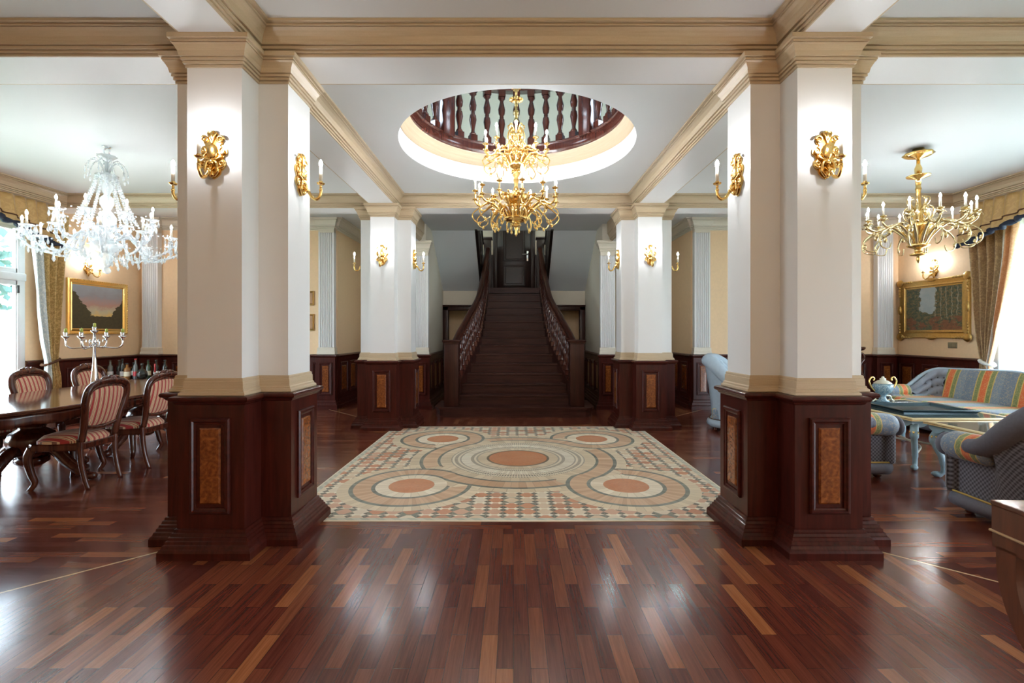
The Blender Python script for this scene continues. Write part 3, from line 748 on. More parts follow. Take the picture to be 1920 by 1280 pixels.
obj('mosaic_inlay', mo, M_mosaic, None, 'square stone mosaic of linked rings laid in the floor before the stairs', 'mosaic', loc=(mx, my, 0))
# garden trees outside
def tree(name, x, y, z, r, lab, n=520):
    t = thing(name, lab, 'tree', (x, y, -.45))
    obj('trunk', MB().tube(bez([(0, 0, 0), (.1, .05, 1.2), (-.05, .1, 2.4), (0, 0, z + .45)]), [.16 - .002 * i for i in range(25)], 8), M_chair, t)
    m = MB(); rr = random.Random(int(x * 10 + y))
    for _ in range(n):
        a = rr.uniform(0, 2 * pi); b_ = rr.uniform(-1, 1); q = r * rr.uniform(.35, 1) ; c_ = sqrt(1 - b_ * b_)
        p = Vector((q * c_ * cos(a), q * c_ * sin(a), z + .45 + q * b_ * 1.2)); s_ = rr.uniform(.07, .14)
        u = Vector((rr.gauss(0, 1), rr.gauss(0, 1), rr.gauss(0, 1))).normalized() * s_; v = u.orthogonal().normalized() * s_ * .6
        m.add([p - u, p + v, p + u, p - v], [(0, 1, 2, 3)])
    obj('crown', m, M_leaf, t)
tree('garden_tree', -12.6, 10.6, 2.9, 1.25, 'pale green tree outside the left window')
tree('garden_tree', -10.45, 9.2, 2.5, .95, 'sparse pale tree close outside the left window', 230)
tree('garden_tree', -17.5, 12.9, 1.4, 1.0, 'low pale shrub-like tree outside the left window')
# ------------------------------------------------------------------ sconces
def bulb_mb(r=.013, h=.045, n=8):
    return MB().lathe([(.004, 0), (r * .8, h * .15), (r, h * .38), (r * .75, h * .65), (r * .3, h * .9), (.001, h)], n)
def mir(h): return h + [(-x, y) for x, y in h[::-1] if abs(x) > 1e-6]
def scroll(cx, cz, r, a0, turns, n=22, y=-.02, s=1, r1=.15):
    return [(cx + s * r * lerp(1, r1, i / n) * cos(a0 + 2 * pi * turns * i / n), y, cz + r * lerp(1, r1, i / n) * sin(a0 + 2 * pi * turns * i / n)) for i in range(n + 1)]
def sconce_plate():
    h = [(0, .142), (.018, .139), (.028, .126), (.024, .110), (.040, .108), (.056, .095), (.058, .075), (.048, .058), (.064, .052), (.080, .035), (.080, .010), (.064, -.004), (.056, -.022), (.070, -.035), (.074, -.058), (.060, -.080), (.046, -.092), (.040, -.112), (.020, -.130), (0, -.142)]
    o = mir(h); Mx = Matrix(((1, 0, 0, 0), (0, 0, -1, 0), (0, 1, 0, 0), (0, 0, 0, 1)))
    m = MB().prism([(x, z) for x, z in o], 0, .010, Mx)
    m.prism([(x * .86, z * .88) for x, z in o], .010, .018, Mx)
    m.ell((0, -.018, .012), (.034, .024, .050), 14, 10)
    for s in (-1, 1):
        m.tube(scroll(.045 * s, .088, .024, 0, 1.3, s=s), [.008 - .0002 * i for i in range(23)], 6)
        m.tube(scroll(.052 * s, -.055, .026, pi, 1.4, s=s), [.009 - .0002 * i for i in range(23)], 6)
        m.tube(scroll(.058 * s, .020, .022, pi / 2, 1.2, s=s), [.007 - .0002 * i for i in range(23)], 6)
        m.tube(bez([(0, -.02, -.03), (.03 * s, -.03, -.055), (.034 * s, -.028, -.1), (.008 * s, -.02, -.128)]), .009, 6)
        m.tube(bez([(0, -.02, .065), (.012 * s, -.028, .1), (.022 * s, -.024, .125), (.006 * s, -.02, .136)]), .007, 6)
        m.tube(bez([(.034 * s, -.018, .012), (.05 * s, -.022, -.01), (.03 * s, -.028, -.03), (0, -.026, -.035)]), .007, 6)
    m.ell((0, -.03, -.05), (.016, .016, .02)); m.ell((0, -.022, -.115), (.014, .014, .022)); m.ell((0, -.024, .108), (.012, .012, .026))
    return m
def pan_mb(r=.026):
    return MB().lathe([(.004, -.028), (.010, -.024), (.007, -.016), (.012, -.008), (r * .8, -.006), (r, .0), (r * 1.02, .004), (r * .8, .002), (.012, .002), (.013, .014), (.011, .016)], 12, lob=0)
SC_plate = sconce_plate().mesh('sconce_plate', M_gold)
SC_arm = MB().tube(bez([(0, -.015, -.07), (0, -.055, -.105), (0, -.085, -.150), (0, -.118, -.160), (0, -.140, -.130), (0, -.142, -.085)]), [.012] * 8 + [.010] * 30 + [.008] * 3, 8).ell((0, -.055, -.105), (.015, .015, .015)).ell((0, -.142, -.1), (.012, .012, .012)).mesh('sconce_arm', M_gold)
SC_pan = pan_mb().mesh('drip_pan', M_gold)
SC_can = MB().lathe([(.0115, -.012), (.0105, .115)], 12).mesh('candle_sleeve', M_candle)
SC_bulb = bulb_mb().mesh('bulb', M_bulb2)
def add_candle(par, x, y, z, pan, can, bulb, h=.115):
    obj('drip_pan', pan, None, par, loc=(x, y, z)); obj('candle', can, None, par, loc=(x, y, z)); obj('bulb', bulb, None, par, loc=(x, y, z + h))
def sconce(x, y, z, nx, ny, lab, arms=1):
    t = thing('wall_sconce', lab, 'wall lamp', (x, y, z), math.atan2(nx, -ny), 'gilt wall sconces')
    obj('backplate', SC_plate, None, t)
    if arms == 1:
        a = obj('arm', SC_arm, None, t); add_candle(a, 0, -.142, -.058, SC_pan, SC_can, SC_bulb)
    else:
        for s in (-1, 1):
            a = obj('arm', SC_arm, None, t); a.rotation_euler.z = s * .75; add_candle(a, 0, -.142, -.058, SC_pan, SC_can, SC_bulb)
    return t
SZ = 2.355
for ci, (cx_, sd) in enumerate(((CX[0], 'left'), (CX[1], 'right'))):
    inn = 1 if ci == 0 else -1
    for cy_, fr in ((CY[0], 'nearest'), (CY[1], 'far')):
        for (nx, ny, w) in ((0, -1, 'front face'), (inn, 0, 'inner face'), (-inn, 0, 'outer face')):
            sconce(cx_ + nx * .35, cy_ + ny * .35, SZ, nx, ny, 'gilt candle sconce on the %s of the %s %s column' % (w, fr, sd))
sconce(XL, 7.38, 2.33, 1, 0, 'two-candle gilt sconce above the sunset painting', 2)
sconce(XR, 7.72, 2.34, -1, 0, 'two-candle gilt sconce above the forest painting', 2)

# ------------------------------------------------------------------ chandeliers
CH_pan = pan_mb(.030).mesh('chandelier_pan', M_gold)
CH_can = MB().lathe([(.0105, 0), (.0095, .10)], 10).mesh('chandelier_candle', M_candle)
CH_bulb = bulb_mb(.012, .045).mesh('chandelier_bulb', M_bulb)
def leaf_tube(m, pts, r0, r1, n=6, k=8):
    q = bez(pts, k); m.tube(q, [lerp(r0, r1, i / (len(q) - 1)) for i in range(len(q))], n)
def leaves(m, p, r, n=5, ln=.05, up=0):
    for i in range(n):
        a = 2 * pi * i / n
        d = Vector((cos(a), sin(a), up)).normalized()
        q = [Vector(p) + d * ln * t + Vector((0, 0, .6 * ln * sin(t * pi))) for t in (0, .35, .7, 1)]
        m.tube(q, [r * .4, r, r * .8, r * .15], 5, flat=1.6)
def arm_gold(r0, z0, r1, z1, big=True):
    m = MB()
    leaf_tube(m, [(r0, 0, z0), (r0 + (r1 - r0) * .25, 0, z0 + .10), (lerp(r0, r1, .55), 0, lerp(z0, z1, .62)), (lerp(r0, r1, .82), 0, lerp(z0, z1, .45)), (r1, 0, lerp(z0, z1, .62)), (r1, 0, z1 - .02)], .016, .008, 7)
    # hanging C-scroll with a leaf at its end
    leaf_tube(m, [(lerp(r0, r1, .55), 0, lerp(z0, z1, .60)), (lerp(r0, r1, .85), 0, lerp(z0, z1, .40)), (r1 + .03, 0, lerp(z0, z1, .1)), (r1 - .02, 0, z0 - .05), (r1 - .09, 0, z0 - .03), (r1 - .10, 0, z0 + .02)], .008, .004, 6)
    m.ell((r1 - .045, 0, z0 - .06), (.014, .012, .022), 8, 6)
    leaves(m, (lerp(r0, r1, .55), 0, lerp(z0, z1, .62)), .009, 5, .045, .3)
    leaves(m, (r1, 0, lerp(z0, z1, .62)), .008, 5, .034, .4)
    leaves(m, (lerp(r0, r1, .2), 0, z0 + .07), .009, 4, .045, .6)
    m.ell((lerp(r0, r1, .82), 0, lerp(z0, z1, .45)), (.015, .015, .015), 8, 6)
    return m
def ring_of(t, name, mesh, n, ph, pans, parent=None):
    first = None
    for i in range(n):
        a = obj(name, mesh, None, parent or t, rz=ph + 2 * pi * i / n)
        for (x, y, z, h) in pans:
            add_candle(a, x, y, z, CH_pan, CH_can, CH_bulb, h)
gc = thing('chandelier', 'large two-tier gilt chandelier hanging through the round ceiling opening', 'chandelier', (AX - .01, 4.98, 0), group='lit chandeliers')
stem = MB().lathe([(.004, 2.30), (.013, 2.32), (.010, 2.36), (.022, 2.38), (.016, 2.395), (.050, 2.405), (.056, 2.412), (.02, 2.425), (.02, 2.44), (.10, 2.455), (.135, 2.475), (.130, 2.485), (.05, 2.495), (.028, 2.52), (.022, 2.60), (.030, 2.66), (.06, 2.665), (.03, 2.78), (.018, 2.82), (.03, 2.88), (.02, 2.9), (.04, 2.93), (.022, 2.97), (.07, 3.0), (.10, 3.03), (.095, 3.05), (.04, 3.07), (.03, 3.1), (.055, 3.18), (.03, 3.3), (.04, 3.36), (.016, 3.40), (.014, 3.46), (.026, 3.48), (.014, 3.50), (.024, 3.55), (.030, 3.58), (.014, 3.60), (.016, 3.66), (.03, 3.69), (.012, 3.72), (.012, 3.78), (.030, 3.81), (.034, 3.83), (.012, 3.84), (.012, 6.28)], 20)
obj('stem', stem, M_gold, gc)
rose = MB()
for i in range(14):
    a = 2 * pi * i / 14; rose.ell((0, 0, 0), (.022, .009, .012), 8, 6, TR(.055 * cos(a), .055 * sin(a), 3.705) @ RZ(a))
for i in range(6):
    a = 2 * pi * i / 6; leaf_tube(rose, [(.01 * cos(a), .01 * sin(a), 3.79), (.03 * cos(a), .03 * sin(a), 3.82), (.045 * cos(a), .045 * sin(a), 3.815)], .006, .008)
obj('rosette', rose, M_gold, gc)
bowl = MB().lathe([(.03, 2.615), (.08, 2.63), (.118, 2.66), (.135, 2.705), (.130, 2.72), (.12, 2.70), (.10, 2.665), (.03, 2.635)], 24, lob=.05, nl=12, caps=False)
for i in range(12):
    a = 2 * pi * i / 12
    leaf_tube(bowl, [(.128 * cos(a), .128 * sin(a), 2.70), (.15 * cos(a), .15 * sin(a), 2.735), (.165 * cos(a), .165 * sin(a), 2.73)], .008, .010)
obj('bowl', bowl, M_gold, gc)
cage = MB()
for i in range(8):                                              # scrolled crown between the tiers
    M = RZ(2 * pi * i / 8)
    def T(p): return [tuple(M @ Vector(q)) for q in p]
    leaf_tube(cage, T([(.03, 0, 3.08), (.10, 0, 3.12), (.115, 0, 3.2), (.08, 0, 3.27), (.05, 0, 3.24), (.07, 0, 3.2)]), .011, .007)
    leaf_tube(cage, T([(.05, 0, 3.25), (.085, 0, 3.30), (.075, 0, 3.38), (.04, 0, 3.41), (.035, 0, 3.37)]), .009, .006)
    leaf_tube(cage, T([(.02, 0, 3.36), (.06, 0, 3.44), (.085, 0, 3.43), (.075, 0, 3.40)]), .007, .006)
    leaf_tube(cage, T([(.08, 0, 3.01), (.13, 0, 3.06), (.15, 0, 3.03), (.13, 0, 3.0)]), .008, .006)
    cage.ell(tuple(M @ Vector((.09, 0, 3.17))), (.018, .018, .028), 8, 6)
    cage.ell(tuple(M @ Vector((.06, 0, 3.33))), (.013, .013, .022), 8, 6)
obj('scroll_crown', cage, M_gold, gc)
fl = MB(); leaves(fl, (0, 0, 2.92), .012, 9, .06, .5); leaves(fl, (0, 0, 2.50), .014, 12, .07, .9); leaves(fl, (0, 0, 2.42), .01, 8, .05, .0)
obj('leaf_cluster', fl, M_gold, gc)
armL = arm_gold(.10, 2.48, .42, 2.74).mesh('lower_arm', M_gold)
ring_of(gc, 'arm', armL, 12, .13, [(.42, 0, 2.75, .10)])
armU = arm_gold(.06, 3.02, .325, 3.20).mesh('upper_arm', M_gold)
ring_of(gc, 'arm', armU, 10, .31, [(.325, 0, 3.21, .10)])
st2 = MB()
leaf_tube(st2, [(.10, 0, 2.50), (.17, 0, 2.56), (.24, 0, 2.52), (.26, 0, 2.44), (.22, 0, 2.40), (.20, 0, 2.43)], .012, .005); st2.ell((.235, 0, 2.40), (.014, .012, .024), 8, 6)
st2.add([], []); stm = st2.mesh('basket_scroll', M_gold)
for i in range(12): obj('basket_scroll', stm, None, gc, rz=.13 + pi / 12 + 2 * pi * i / 12)

# right chandelier, single tier, pale brass
BP = pan_mb(.034).mesh('brass_pan', M_brass)
rc_ = thing('chandelier', 'pale brass single-tier chandelier over the sitting area', 'chandelier', (4.20, 5.02, 0), group='lit chandeliers')
obj('canopy', MB().lathe([(.015, 3.10), (.03, 3.115), (.10, 3.135), (.135, 3.155), (.12, 3.17), (.05, 3.185), (.05, ZC)], 24, lob=.06, nl=10), M_gold, rc_)
obj('stem', MB().lathe([(.004, 2.03), (.012, 2.05), (.02, 2.075), (.012, 2.10), (.07, 2.11), (.075, 2.125), (.03, 2.14), (.035, 2.18), (.095, 2.20), (.10, 2.215), (.05, 2.235), (.045, 2.34), (.12, 2.40), (.11, 2.43), (.05, 2.46), (.03, 2.6), (.02, 2.68), (.022, 2.78), (.028, 2.80), (.022, 2.82), (.026, 2.9), (.10, 2.925), (.105, 2.935), (.03, 2.945), (.034, 3.01), (.018, 3.05), (.015, 3.11)], 20), M_gold, rc_)
cg = MB()
for i in range(8):
    M = RZ(2 * pi * i / 8)
    def T(p): return [tuple(M @ Vector(q)) for q in p]
    leaf_tube(cg, T([(.04, 0, 2.44), (.11, 0, 2.50), (.12, 0, 2.58), (.08, 0, 2.62), (.06, 0, 2.58)]), .011, .006)
    leaf_tube(cg, T([(.03, 0, 2.58), (.08, 0, 2.64), (.09, 0, 2.70), (.05, 0, 2.71)]), .009, .006)
    leaf_tube(cg, T([(.04, 0, 2.22), (.10, 0, 2.30), (.13, 0, 2.38)]), .014, .008)
    cg.ell(tuple(M @ Vector((.08, 0, 2.55))), (.02, .02, .03), 8, 6)
obj('scroll_crown', cg, M_brass, rc_)
def arm_brass():
    m = MB()
    leaf_tube(m, [(.05, 0, 2.20), (.12, 0, 2.32), (.24, 0, 2.42), (.36, 0, 2.38), (.44, 0, 2.42), (.44, 0, 2.48)], .017, .010, 7)
    leaf_tube(m, [(.30, 0, 2.41), (.40, 0, 2.36), (.48, 0, 2.28), (.46, 0, 2.19), (.37, 0, 2.17), (.34, 0, 2.23)], .009, .005, 6)
    m.ell((.47, 0, 2.23), (.016, .012, .024), 8, 6); leaves(m, (.44, 0, 2.43), .011, 5, .05, .4); leaves(m, (.22, 0, 2.40), .010, 5, .05, .4)
    m.ell((.36, 0, 2.34), (.022, .018, .035), 8, 6)
    return m
am = arm_brass().mesh('brass_arm', M_brass); CB_s = CH_bulb; CH_bulb = bulb_mb(.012, .045).mesh('brass_bulb', M_bulb4); CH_pan_s = CH_pan; CH_pan = BP
ring_of(rc_, 'arm', am, 12, .2, [(.44, 0, 2.495, .10)]); CH_pan = CH_pan_s

fill_ch_ = dup(rc_, (AX, -1.1, 0), 0, 'added unseen brass chandelier behind the viewer, lighting the near columns')  # added out of view to light the near column faces
wb_ = bulb_mb(.012, .045).mesh('added_fill_bulb', M_bulb5)
for a_ in kids(fill_ch_):
    for q_ in kids(a_):
        if q_.name.startswith('bulb'): q_.data = wb_
# left chandelier, crystal
cc_ = thing('chandelier', 'glittering crystal chandelier over the dining table', 'chandelier', (-4.17, 4.96, 0), group='lit chandeliers')
CRP = MB().lathe([(.006, -.03), (.014, -.02), (.01, -.012), (.05, .0), (.058, .012), (.05, .008), (.014, .004), (.014, .02)], 14, lob=.08, nl=7).mesh('crystal_pan', M_cryst)
obj('hook', MB().tube([(.03 * cos(a), 0, 3.165 + .035 * sin(a)) for a in [2 * pi * i / 14 for i in range(14)]], .007, 6, closed=True).lathe([(.03, 3.20), (.045, ZC)], 12).lathe([(.006, 3.13), (.01, 2.85)], 8), M_chrome, cc_)
obj('canopy_dish', MB().lathe([(.015, 3.06), (.05, 3.085), (.085, 3.115), (.08, 3.12), (.02, 3.09)], 18, lob=.06, nl=9, caps=False), M_cryst, cc_)
obj('column', MB().lathe([(.02, 1.98), (.05, 2.03), (.06, 2.08), (.03, 2.12), (.12, 2.16), (.14, 2.22), (.06, 2.26), (.04, 2.32), (.075, 2.40), (.085, 2.48), (.05, 2.54), (.03, 2.56), (.06, 2.62), (.06, 2.68), (.025, 2.72), (.05, 2.78), (.05, 2.82), (.02, 2.86), (.09, 2.90), (.10, 2.92), (.03, 2.93), (.015, 3.06)], 20), M_cryst, cc_)
drop = MB().lathe([(.001, -.060), (.010, -.045), (.013, -.032), (.008, -.012), (.003, 0), (.005, .006), (.005, .014), (.001, .018)], 6, smooth=False).mesh('crystal_drop', M_cryst)
ball = MB().ell((0, 0, 1.945), (.035, .035, .035), 14, 10); obj('finial_ball', ball, M_cryst, cc_)
for i in range(12):                                               # draped strands of beads
    m = MB(); a = 2 * pi * i / 12 + .2
    for k in range(22):
        t = k / 21; r = lerp(.085, .26, t ** 1.25); z = lerp(2.90, 2.42, t)
        m.ell((r * cos(a), r * sin(a), z), (.013, .013, .012), 6, 4)
    obj('bead_strand', m, M_cryst, cc_)
for i in range(10):                                               # little fountain on top
    a = 2 * pi * i / 10; m = MB()
    q = bez([(.02, 0, 2.94), (.06, 0, 3.04), (.12, 0, 3.06), (.165, 0, 2.99), (.17, 0, 2.92)], 5)
    m.tube(q, .0045, 5)
    for p in q[6::3]: m.ell(tuple(p), (.008, .008, .010), 6, 4)
    m.ell((.17, 0, 2.88), (.010, .010, .022), 6, 4)
    obj('fountain_spray', m, M_cryst, cc_, rz=a)
def arm_cry(r1, z1, dip, r0=.05, z0=2.24):
    m = MB(); q = bez([(r0, 0, z0), (lerp(r0, r1, .3), 0, z0 + .06), (lerp(r0, r1, .55), 0, dip), (lerp(r0, r1, .85), 0, dip + .02), (r1, 0, lerp(dip, z1, .55)), (r1, 0, z1 - .02)], 6)
    m.tube(q, .011, 8)
    for p in q[4::3]: m.ell(tuple(p), (.016, .016, .016), 8, 5)
    return m
aL = arm_cry(.62, 2.27, 2.10).mesh('crystal_arm_low', M_cryst); aU = arm_cry(.40, 2.47, 2.26, .05, 2.34).mesh('crystal_arm_high', M_cryst)
CH_pan = CRP; CH_bulb = bulb_mb(.012, .045).mesh('crystal_bulb', M_bulb3)
def drops(par, r, z, n=6, rad=.052):
    for k in range(n):
        b_ = 2 * pi * k / n; obj('crystal_drop', drop, None, par, loc=(r + rad * cos(b_), rad * sin(b_), z))
for i in range(12):
    a = obj('arm', aL, None, cc_, rz=.1 + 2 * pi * i / 12); add_candle(a, .62, 0, 2.28, CRP, CH_can, CH_bulb, .10); drops(a, .62, 2.265, 5)
for i in range(8):
    a = obj('arm', aU, None, cc_, rz=.3 + 2 * pi * i / 8); add_candle(a, .40, 0, 2.48, CRP, CH_can, CH_bulb, .10); drops(a, .40, 2.465, 4)
cl = MB(); rr = random.Random(3)
for i in range(150):
    a = rr.uniform(0, 2 * pi); r = rr.choice([.14, .2, .3, .4, .5, .66, .70]) + rr.uniform(-.03, .03); z = lerp(2.03, 2.20, (r / .7) ** 1.2) + rr.uniform(-.05, .06)
    s_ = rr.uniform(.8, 1.5)
    cl.lathe([(.001, -.05 * s_), (.012 * s_, -.03 * s_), (.004, 0), (.006, .008), (.001, .014)], 6, TR(r * cos(a), r * sin(a), z), smooth=False)
obj('hanging_prisms', cl, M_cryst, cc_, kind='stuff')
rs = MB()
for r, z in ((.15, 2.235), (.30, 2.14), (.62, 2.30), (.40, 2.50)):
    for k in range(int(r * 110)):
        a = 2 * pi * k / int(r * 110); rs.ell((r * cos(a), r * sin(a), z - .03 * abs(sin(a * 6))), (.009, .009, .009), 6, 4)
obj('bead_garland', rs, M_cryst, cc_, kind='stuff')
# ------------------------------------------------------------------ dining set
def chair_proto(loc, rz, lab):
    t = thing('dining_chair', lab, 'chair', loc, rz, 'striped dining chairs')
    # front is -y
    seat = [(-.20, .20), (.20, .20), (.235, -.16), (.20, -.215), (-.20, -.215), (-.235, -.16)]
    def sf(u, v):
        a = 2 * pi * u; r = v
        cx, cy = cos(a), sin(a); k = 1 / max(abs(cx) ** 3 + abs(cy) ** 3, 1e-6) ** (1 / 3)
        w = lerp(.235, .195, (k * cy + 1) / 2)
        return (w * k * cx * r, .205 * k * cy * r, .405 + .055 * sqrt(max(0, 1 - r ** 3.2)))
    obj('seat', MB().grid(sf, 32, 7, cu=True).prism([(sf(i / 32, 1)[0], sf(i / 32, 1)[1]) for i in range(32)], .385, .405), M_rstripe, t)
    obj('seat_rail', MB().prism([(x * 1.0, y * 1.0) for x, y in seat], .325, .388), M_chair, t, bev=.012)
    for s in (-1, 1):
        q = bez([(s * .195, -.185, .35), (s * .215, -.205, .27), (s * .20, -.19, .14), (s * .185, -.175, .06), (s * .205, -.20, .0)], 6)
        n = len(q); obj('leg', MB().tube(q, [lerp(.038, .019, (i / n) ** .7) for i in range(n - 2)] + [.018, .022], 8), M_chair, t)
        q = bez([(s * .185, .185, .42), (s * .182, .19, .25), (s * .178, .215, .10), (s * .175, .245, .0)], 5)
        obj('leg', MB().tube(q, [.030, .030, .029, .029, .028, .028, .027, .027, .026, .026, .025, .025, .024, .024, .023, .023], 4), M_chair, t)
    ln = .20                                                        # lean of the back
    def P(x, h): return (x, .195 + (h - .42) * ln, h)
    half = [(.178, .40), (.178, .50), (.195, .60), (.215, .70), (.222, .77), (.205, .835), (.155, .872), (.09, .888), (0, .895)]
    pts = [P(x, h) for x, h in half] + [P(-x, h) for x, h in half[::-1][1:]]
    q = bez(pts, 4); fm = MB().tube(q, .031, 8, flat=.8)
    fm.tube(bez([P(-.178, .52), P(0, .495), P(.178, .52)], 6), .018, 8)
    fm.tube(bez([P(-.165, .54), P(-.185, .66), P(-.195, .75), P(-.16, .83), P(0, .855), P(.16, .83), P(.195, .75), P(.185, .66), P(.165, .54)], 4), .012, 6)
    obj('back_frame', fm, M_chair, t)
    def pf(u, v):
        hx = lerp(.15, .185, sm(v * 1.3)) * (1 if v < .75 else sqrt(max(0, 1 - ((v - .75) / .27) ** 2)))
        x = lerp(-hx, hx, u); h = lerp(.515, .85, v)
        return P(x, h)
    def pad(off):
        def f(u, v):
            p = Vector(pf(u, v)); b_ = .026 * (sin(pi * u) * sin(pi * min(1, v * 1.0)) + .0) ** .5 if 0 < u < 1 and 0 < v < 1 else 0
            return (p.x, p.y + off * b_, p.z)
        return f
    obj('back_pad', MB().grid(pad(-1), 12, 12).grid(pad(1), 12, 12), M_rstripe, t)
    c = MB()
    for s in (-1, 1):
        c.tube([P(s * x, h) for x, h in ((.02, .905), (.05, .925), (.085, .915), (.095, .895), (.075, .89))], [.014, .016, .014, .012, .008], 6)
        c.tube([P(s * x, h) for x, h in ((.08, .905), (.12, .90), (.155, .885), (.165, .865))], [.010, .014, .010, .006], 6)
        c.ell(P(s * .045, .912), (.016, .014, .014)); c.ell(P(s * .11, .893), (.014, .012, .012))
    c.ell(P(0, .918), (.026, .02, .024), 10, 8)
    obj('carved_crest', c, M_chair, t)
    return t
TX, TY = -4.29, 4.97
CHL = ['striped dining chair nearest the viewer, on the right side of the table', 'striped dining chair second along the right side of the table', 'striped dining chair mostly hidden behind the left column',
       'striped dining chair at the left picture edge, far side of the table', 'striped dining chair facing the viewer below the drape tie', 'striped dining chair behind the silver candelabrum']
ch = chair_proto((-3.80, 4.20, 0), -pi / 2 + .04, CHL[0])
# local front is -y; rz=-90deg turns it to face -x
dup(ch, (-3.77, 4.84, 0), -pi / 2 + .03, CHL[1]); dup(ch, (-3.77, 5.60, 0), -pi / 2, CHL[2])
dup(ch, (-4.90, 4.60, 0), pi / 2 + .05, CHL[3]); dup(ch, (-4.92, 5.22, 0), pi / 2 + .1, CHL[4]); dup(ch, (-4.92, 5.93, 0), pi / 2 + .05, CHL[5])
tb = thing('dining_table', 'long polished dining table with carved pedestals under the crystal chandelier', 'table', (TX, TY, 0))
def oval(a, b, e=3.2, n=56):
    out = []
    for i in range(n):
        t = 2 * pi * i / n; c_, s_ = cos(t), sin(t)
        out.append((a * math.copysign(abs(c_) ** (2 / e), c_), b * math.copysign(abs(s_) ** (2 / e), s_)))
    return out
TA, TB = .66, 1.62
obj('tabletop', MB().prism(oval(TA - .012, TB - .012), .704, .706).sweep(oval(TA - .012, TB - .012), [(0, .706), (.008, .704), (.012, .698), (.008, .690), (.0, .684), (.006, .678), (-.03, .672)]).prism(oval(TA - .05, TB - .05), .67, .68), M_table, tb)
def apron(u, v):
    o = oval(TA - .06, TB - .06, 3.2, 120); p = o[int(round(u * 120)) % 120]
    lo = .60 - .028 * abs(sin(u * 2 * pi * 9)) ** .6
    return (p[0], p[1], lerp(.675, lo, v))
obj('apron', MB().grid(apron, 120, 3, cu=True), M_chair, tb, solid=.02)
for s in (-1, 1):
    pd = obj('pedestal', MB().lathe([(.10, .20), (.13, .24), (.16, .30), (.175, .36), (.15, .42), (.09, .46), (.10, .49), (.13, .53), (.20, .58), (.24, .60), (.24, .67)], 20, lob=.05, nl=8).lathe([(.06, .12), (.12, .16), (.12, .2)], 16), M_chair, tb, loc=(0, s * .66, 0))
    for k in range(4):
        a = k * pi / 2; ca, sa = cos(a), sin(a)
        q = bez([(.08, 0, .28), (.20, 0, .27), (.33, 0, .15), (.46, 0, .06), (.52, 0, .035)], 6)
        m = MB().tube(q, [lerp(.055, .034, i / (len(q) - 1)) for i in range(len(q))], 8).ell((.53, 0, .036), (.045, .04, .036), 10, 8)
        m.tube(bez([(.14, 0, .33), (.26, 0, .27), (.38, 0, .16), (.50, 0, .085)], 5), .016, 6)
        obj('foot', m, M_chair, pd, rz=a)
obj('stretcher', MB().box(-.05, .05, -.60, .60, .20, .26, bev=.01), M_chair, tb)
# candelabrum with green candle stubs
cdx, cdy, cz = -4.27, 4.93, .706
cd = thing('candelabrum', 'tall polished silver five-light candelabrum on the dining table', 'candelabrum', (cdx, cdy, cz))
obj('stem', MB().lathe([(.075, 0), (.075, .012), (.055, .022), (.03, .035), (.026, .05), (.034, .10), (.032, .13), (.016, .30), (.010, .46), (.015, .475), (.010, .49), (.022, .505), (.014, .525), (.010, .58)], 20), M_chrome, cd)
cup = MB().lathe([(.004, 0), (.012, .01), (.008, .02), (.030, .038), (.034, .048), (.028, .045), (.014, .042), (.016, .07), (.019, .085), (.015, .086), (.012, .06)], 14).mesh('candle_cup', M_chrome)
ar = MB().tube(bez([(.01, 0, .50), (.05, 0, .455), (.09, 0, .47), (.10, 0, .515), (.075, 0, .53), (.07, 0, .505)], 5), .0055, 6).tube(bez([(.06, 0, .46), (.12, 0, .45), (.19, 0, .445), (.235, 0, .475), (.24, 0, .525)], 5), .007, 6).mesh('candelabrum_arm', M_chrome)
can_m = MB().lathe([(.0125, 0), (.0125, .034), (.009, .038), (.002, .036), (.002, .044)], 10).mesh('green_candle', M_greenc)
GCL = ['green candle stub on the tall middle cup of the candelabrum', 'green candle stub at the right end of the candelabrum', 'green candle stub on the candelabrum arm farthest back', 'green candle stub at the left end of the candelabrum', 'green candle stub on the candelabrum arm nearest the viewer']
c0 = obj('candle_cup', cup, None, cd, loc=(0, 0, .575))
obj('candle', can_m, None, None, GCL[0], 'candle', 'green candle stubs', loc=(cdx, cdy, cz + .575 + .086))
for i in range(4):
    a = .30 + i * pi / 2; a_ = obj('arm', ar, None, cd, rz=a)
    obj('candle_cup', cup, None, a_, loc=(.24, 0, .52))
    obj('candle', can_m, None, None, GCL[i + 1], 'candle', 'green candle stubs', loc=(cdx + .24 * cos(a), cdy + .24 * sin(a), cz + .52 + .086))
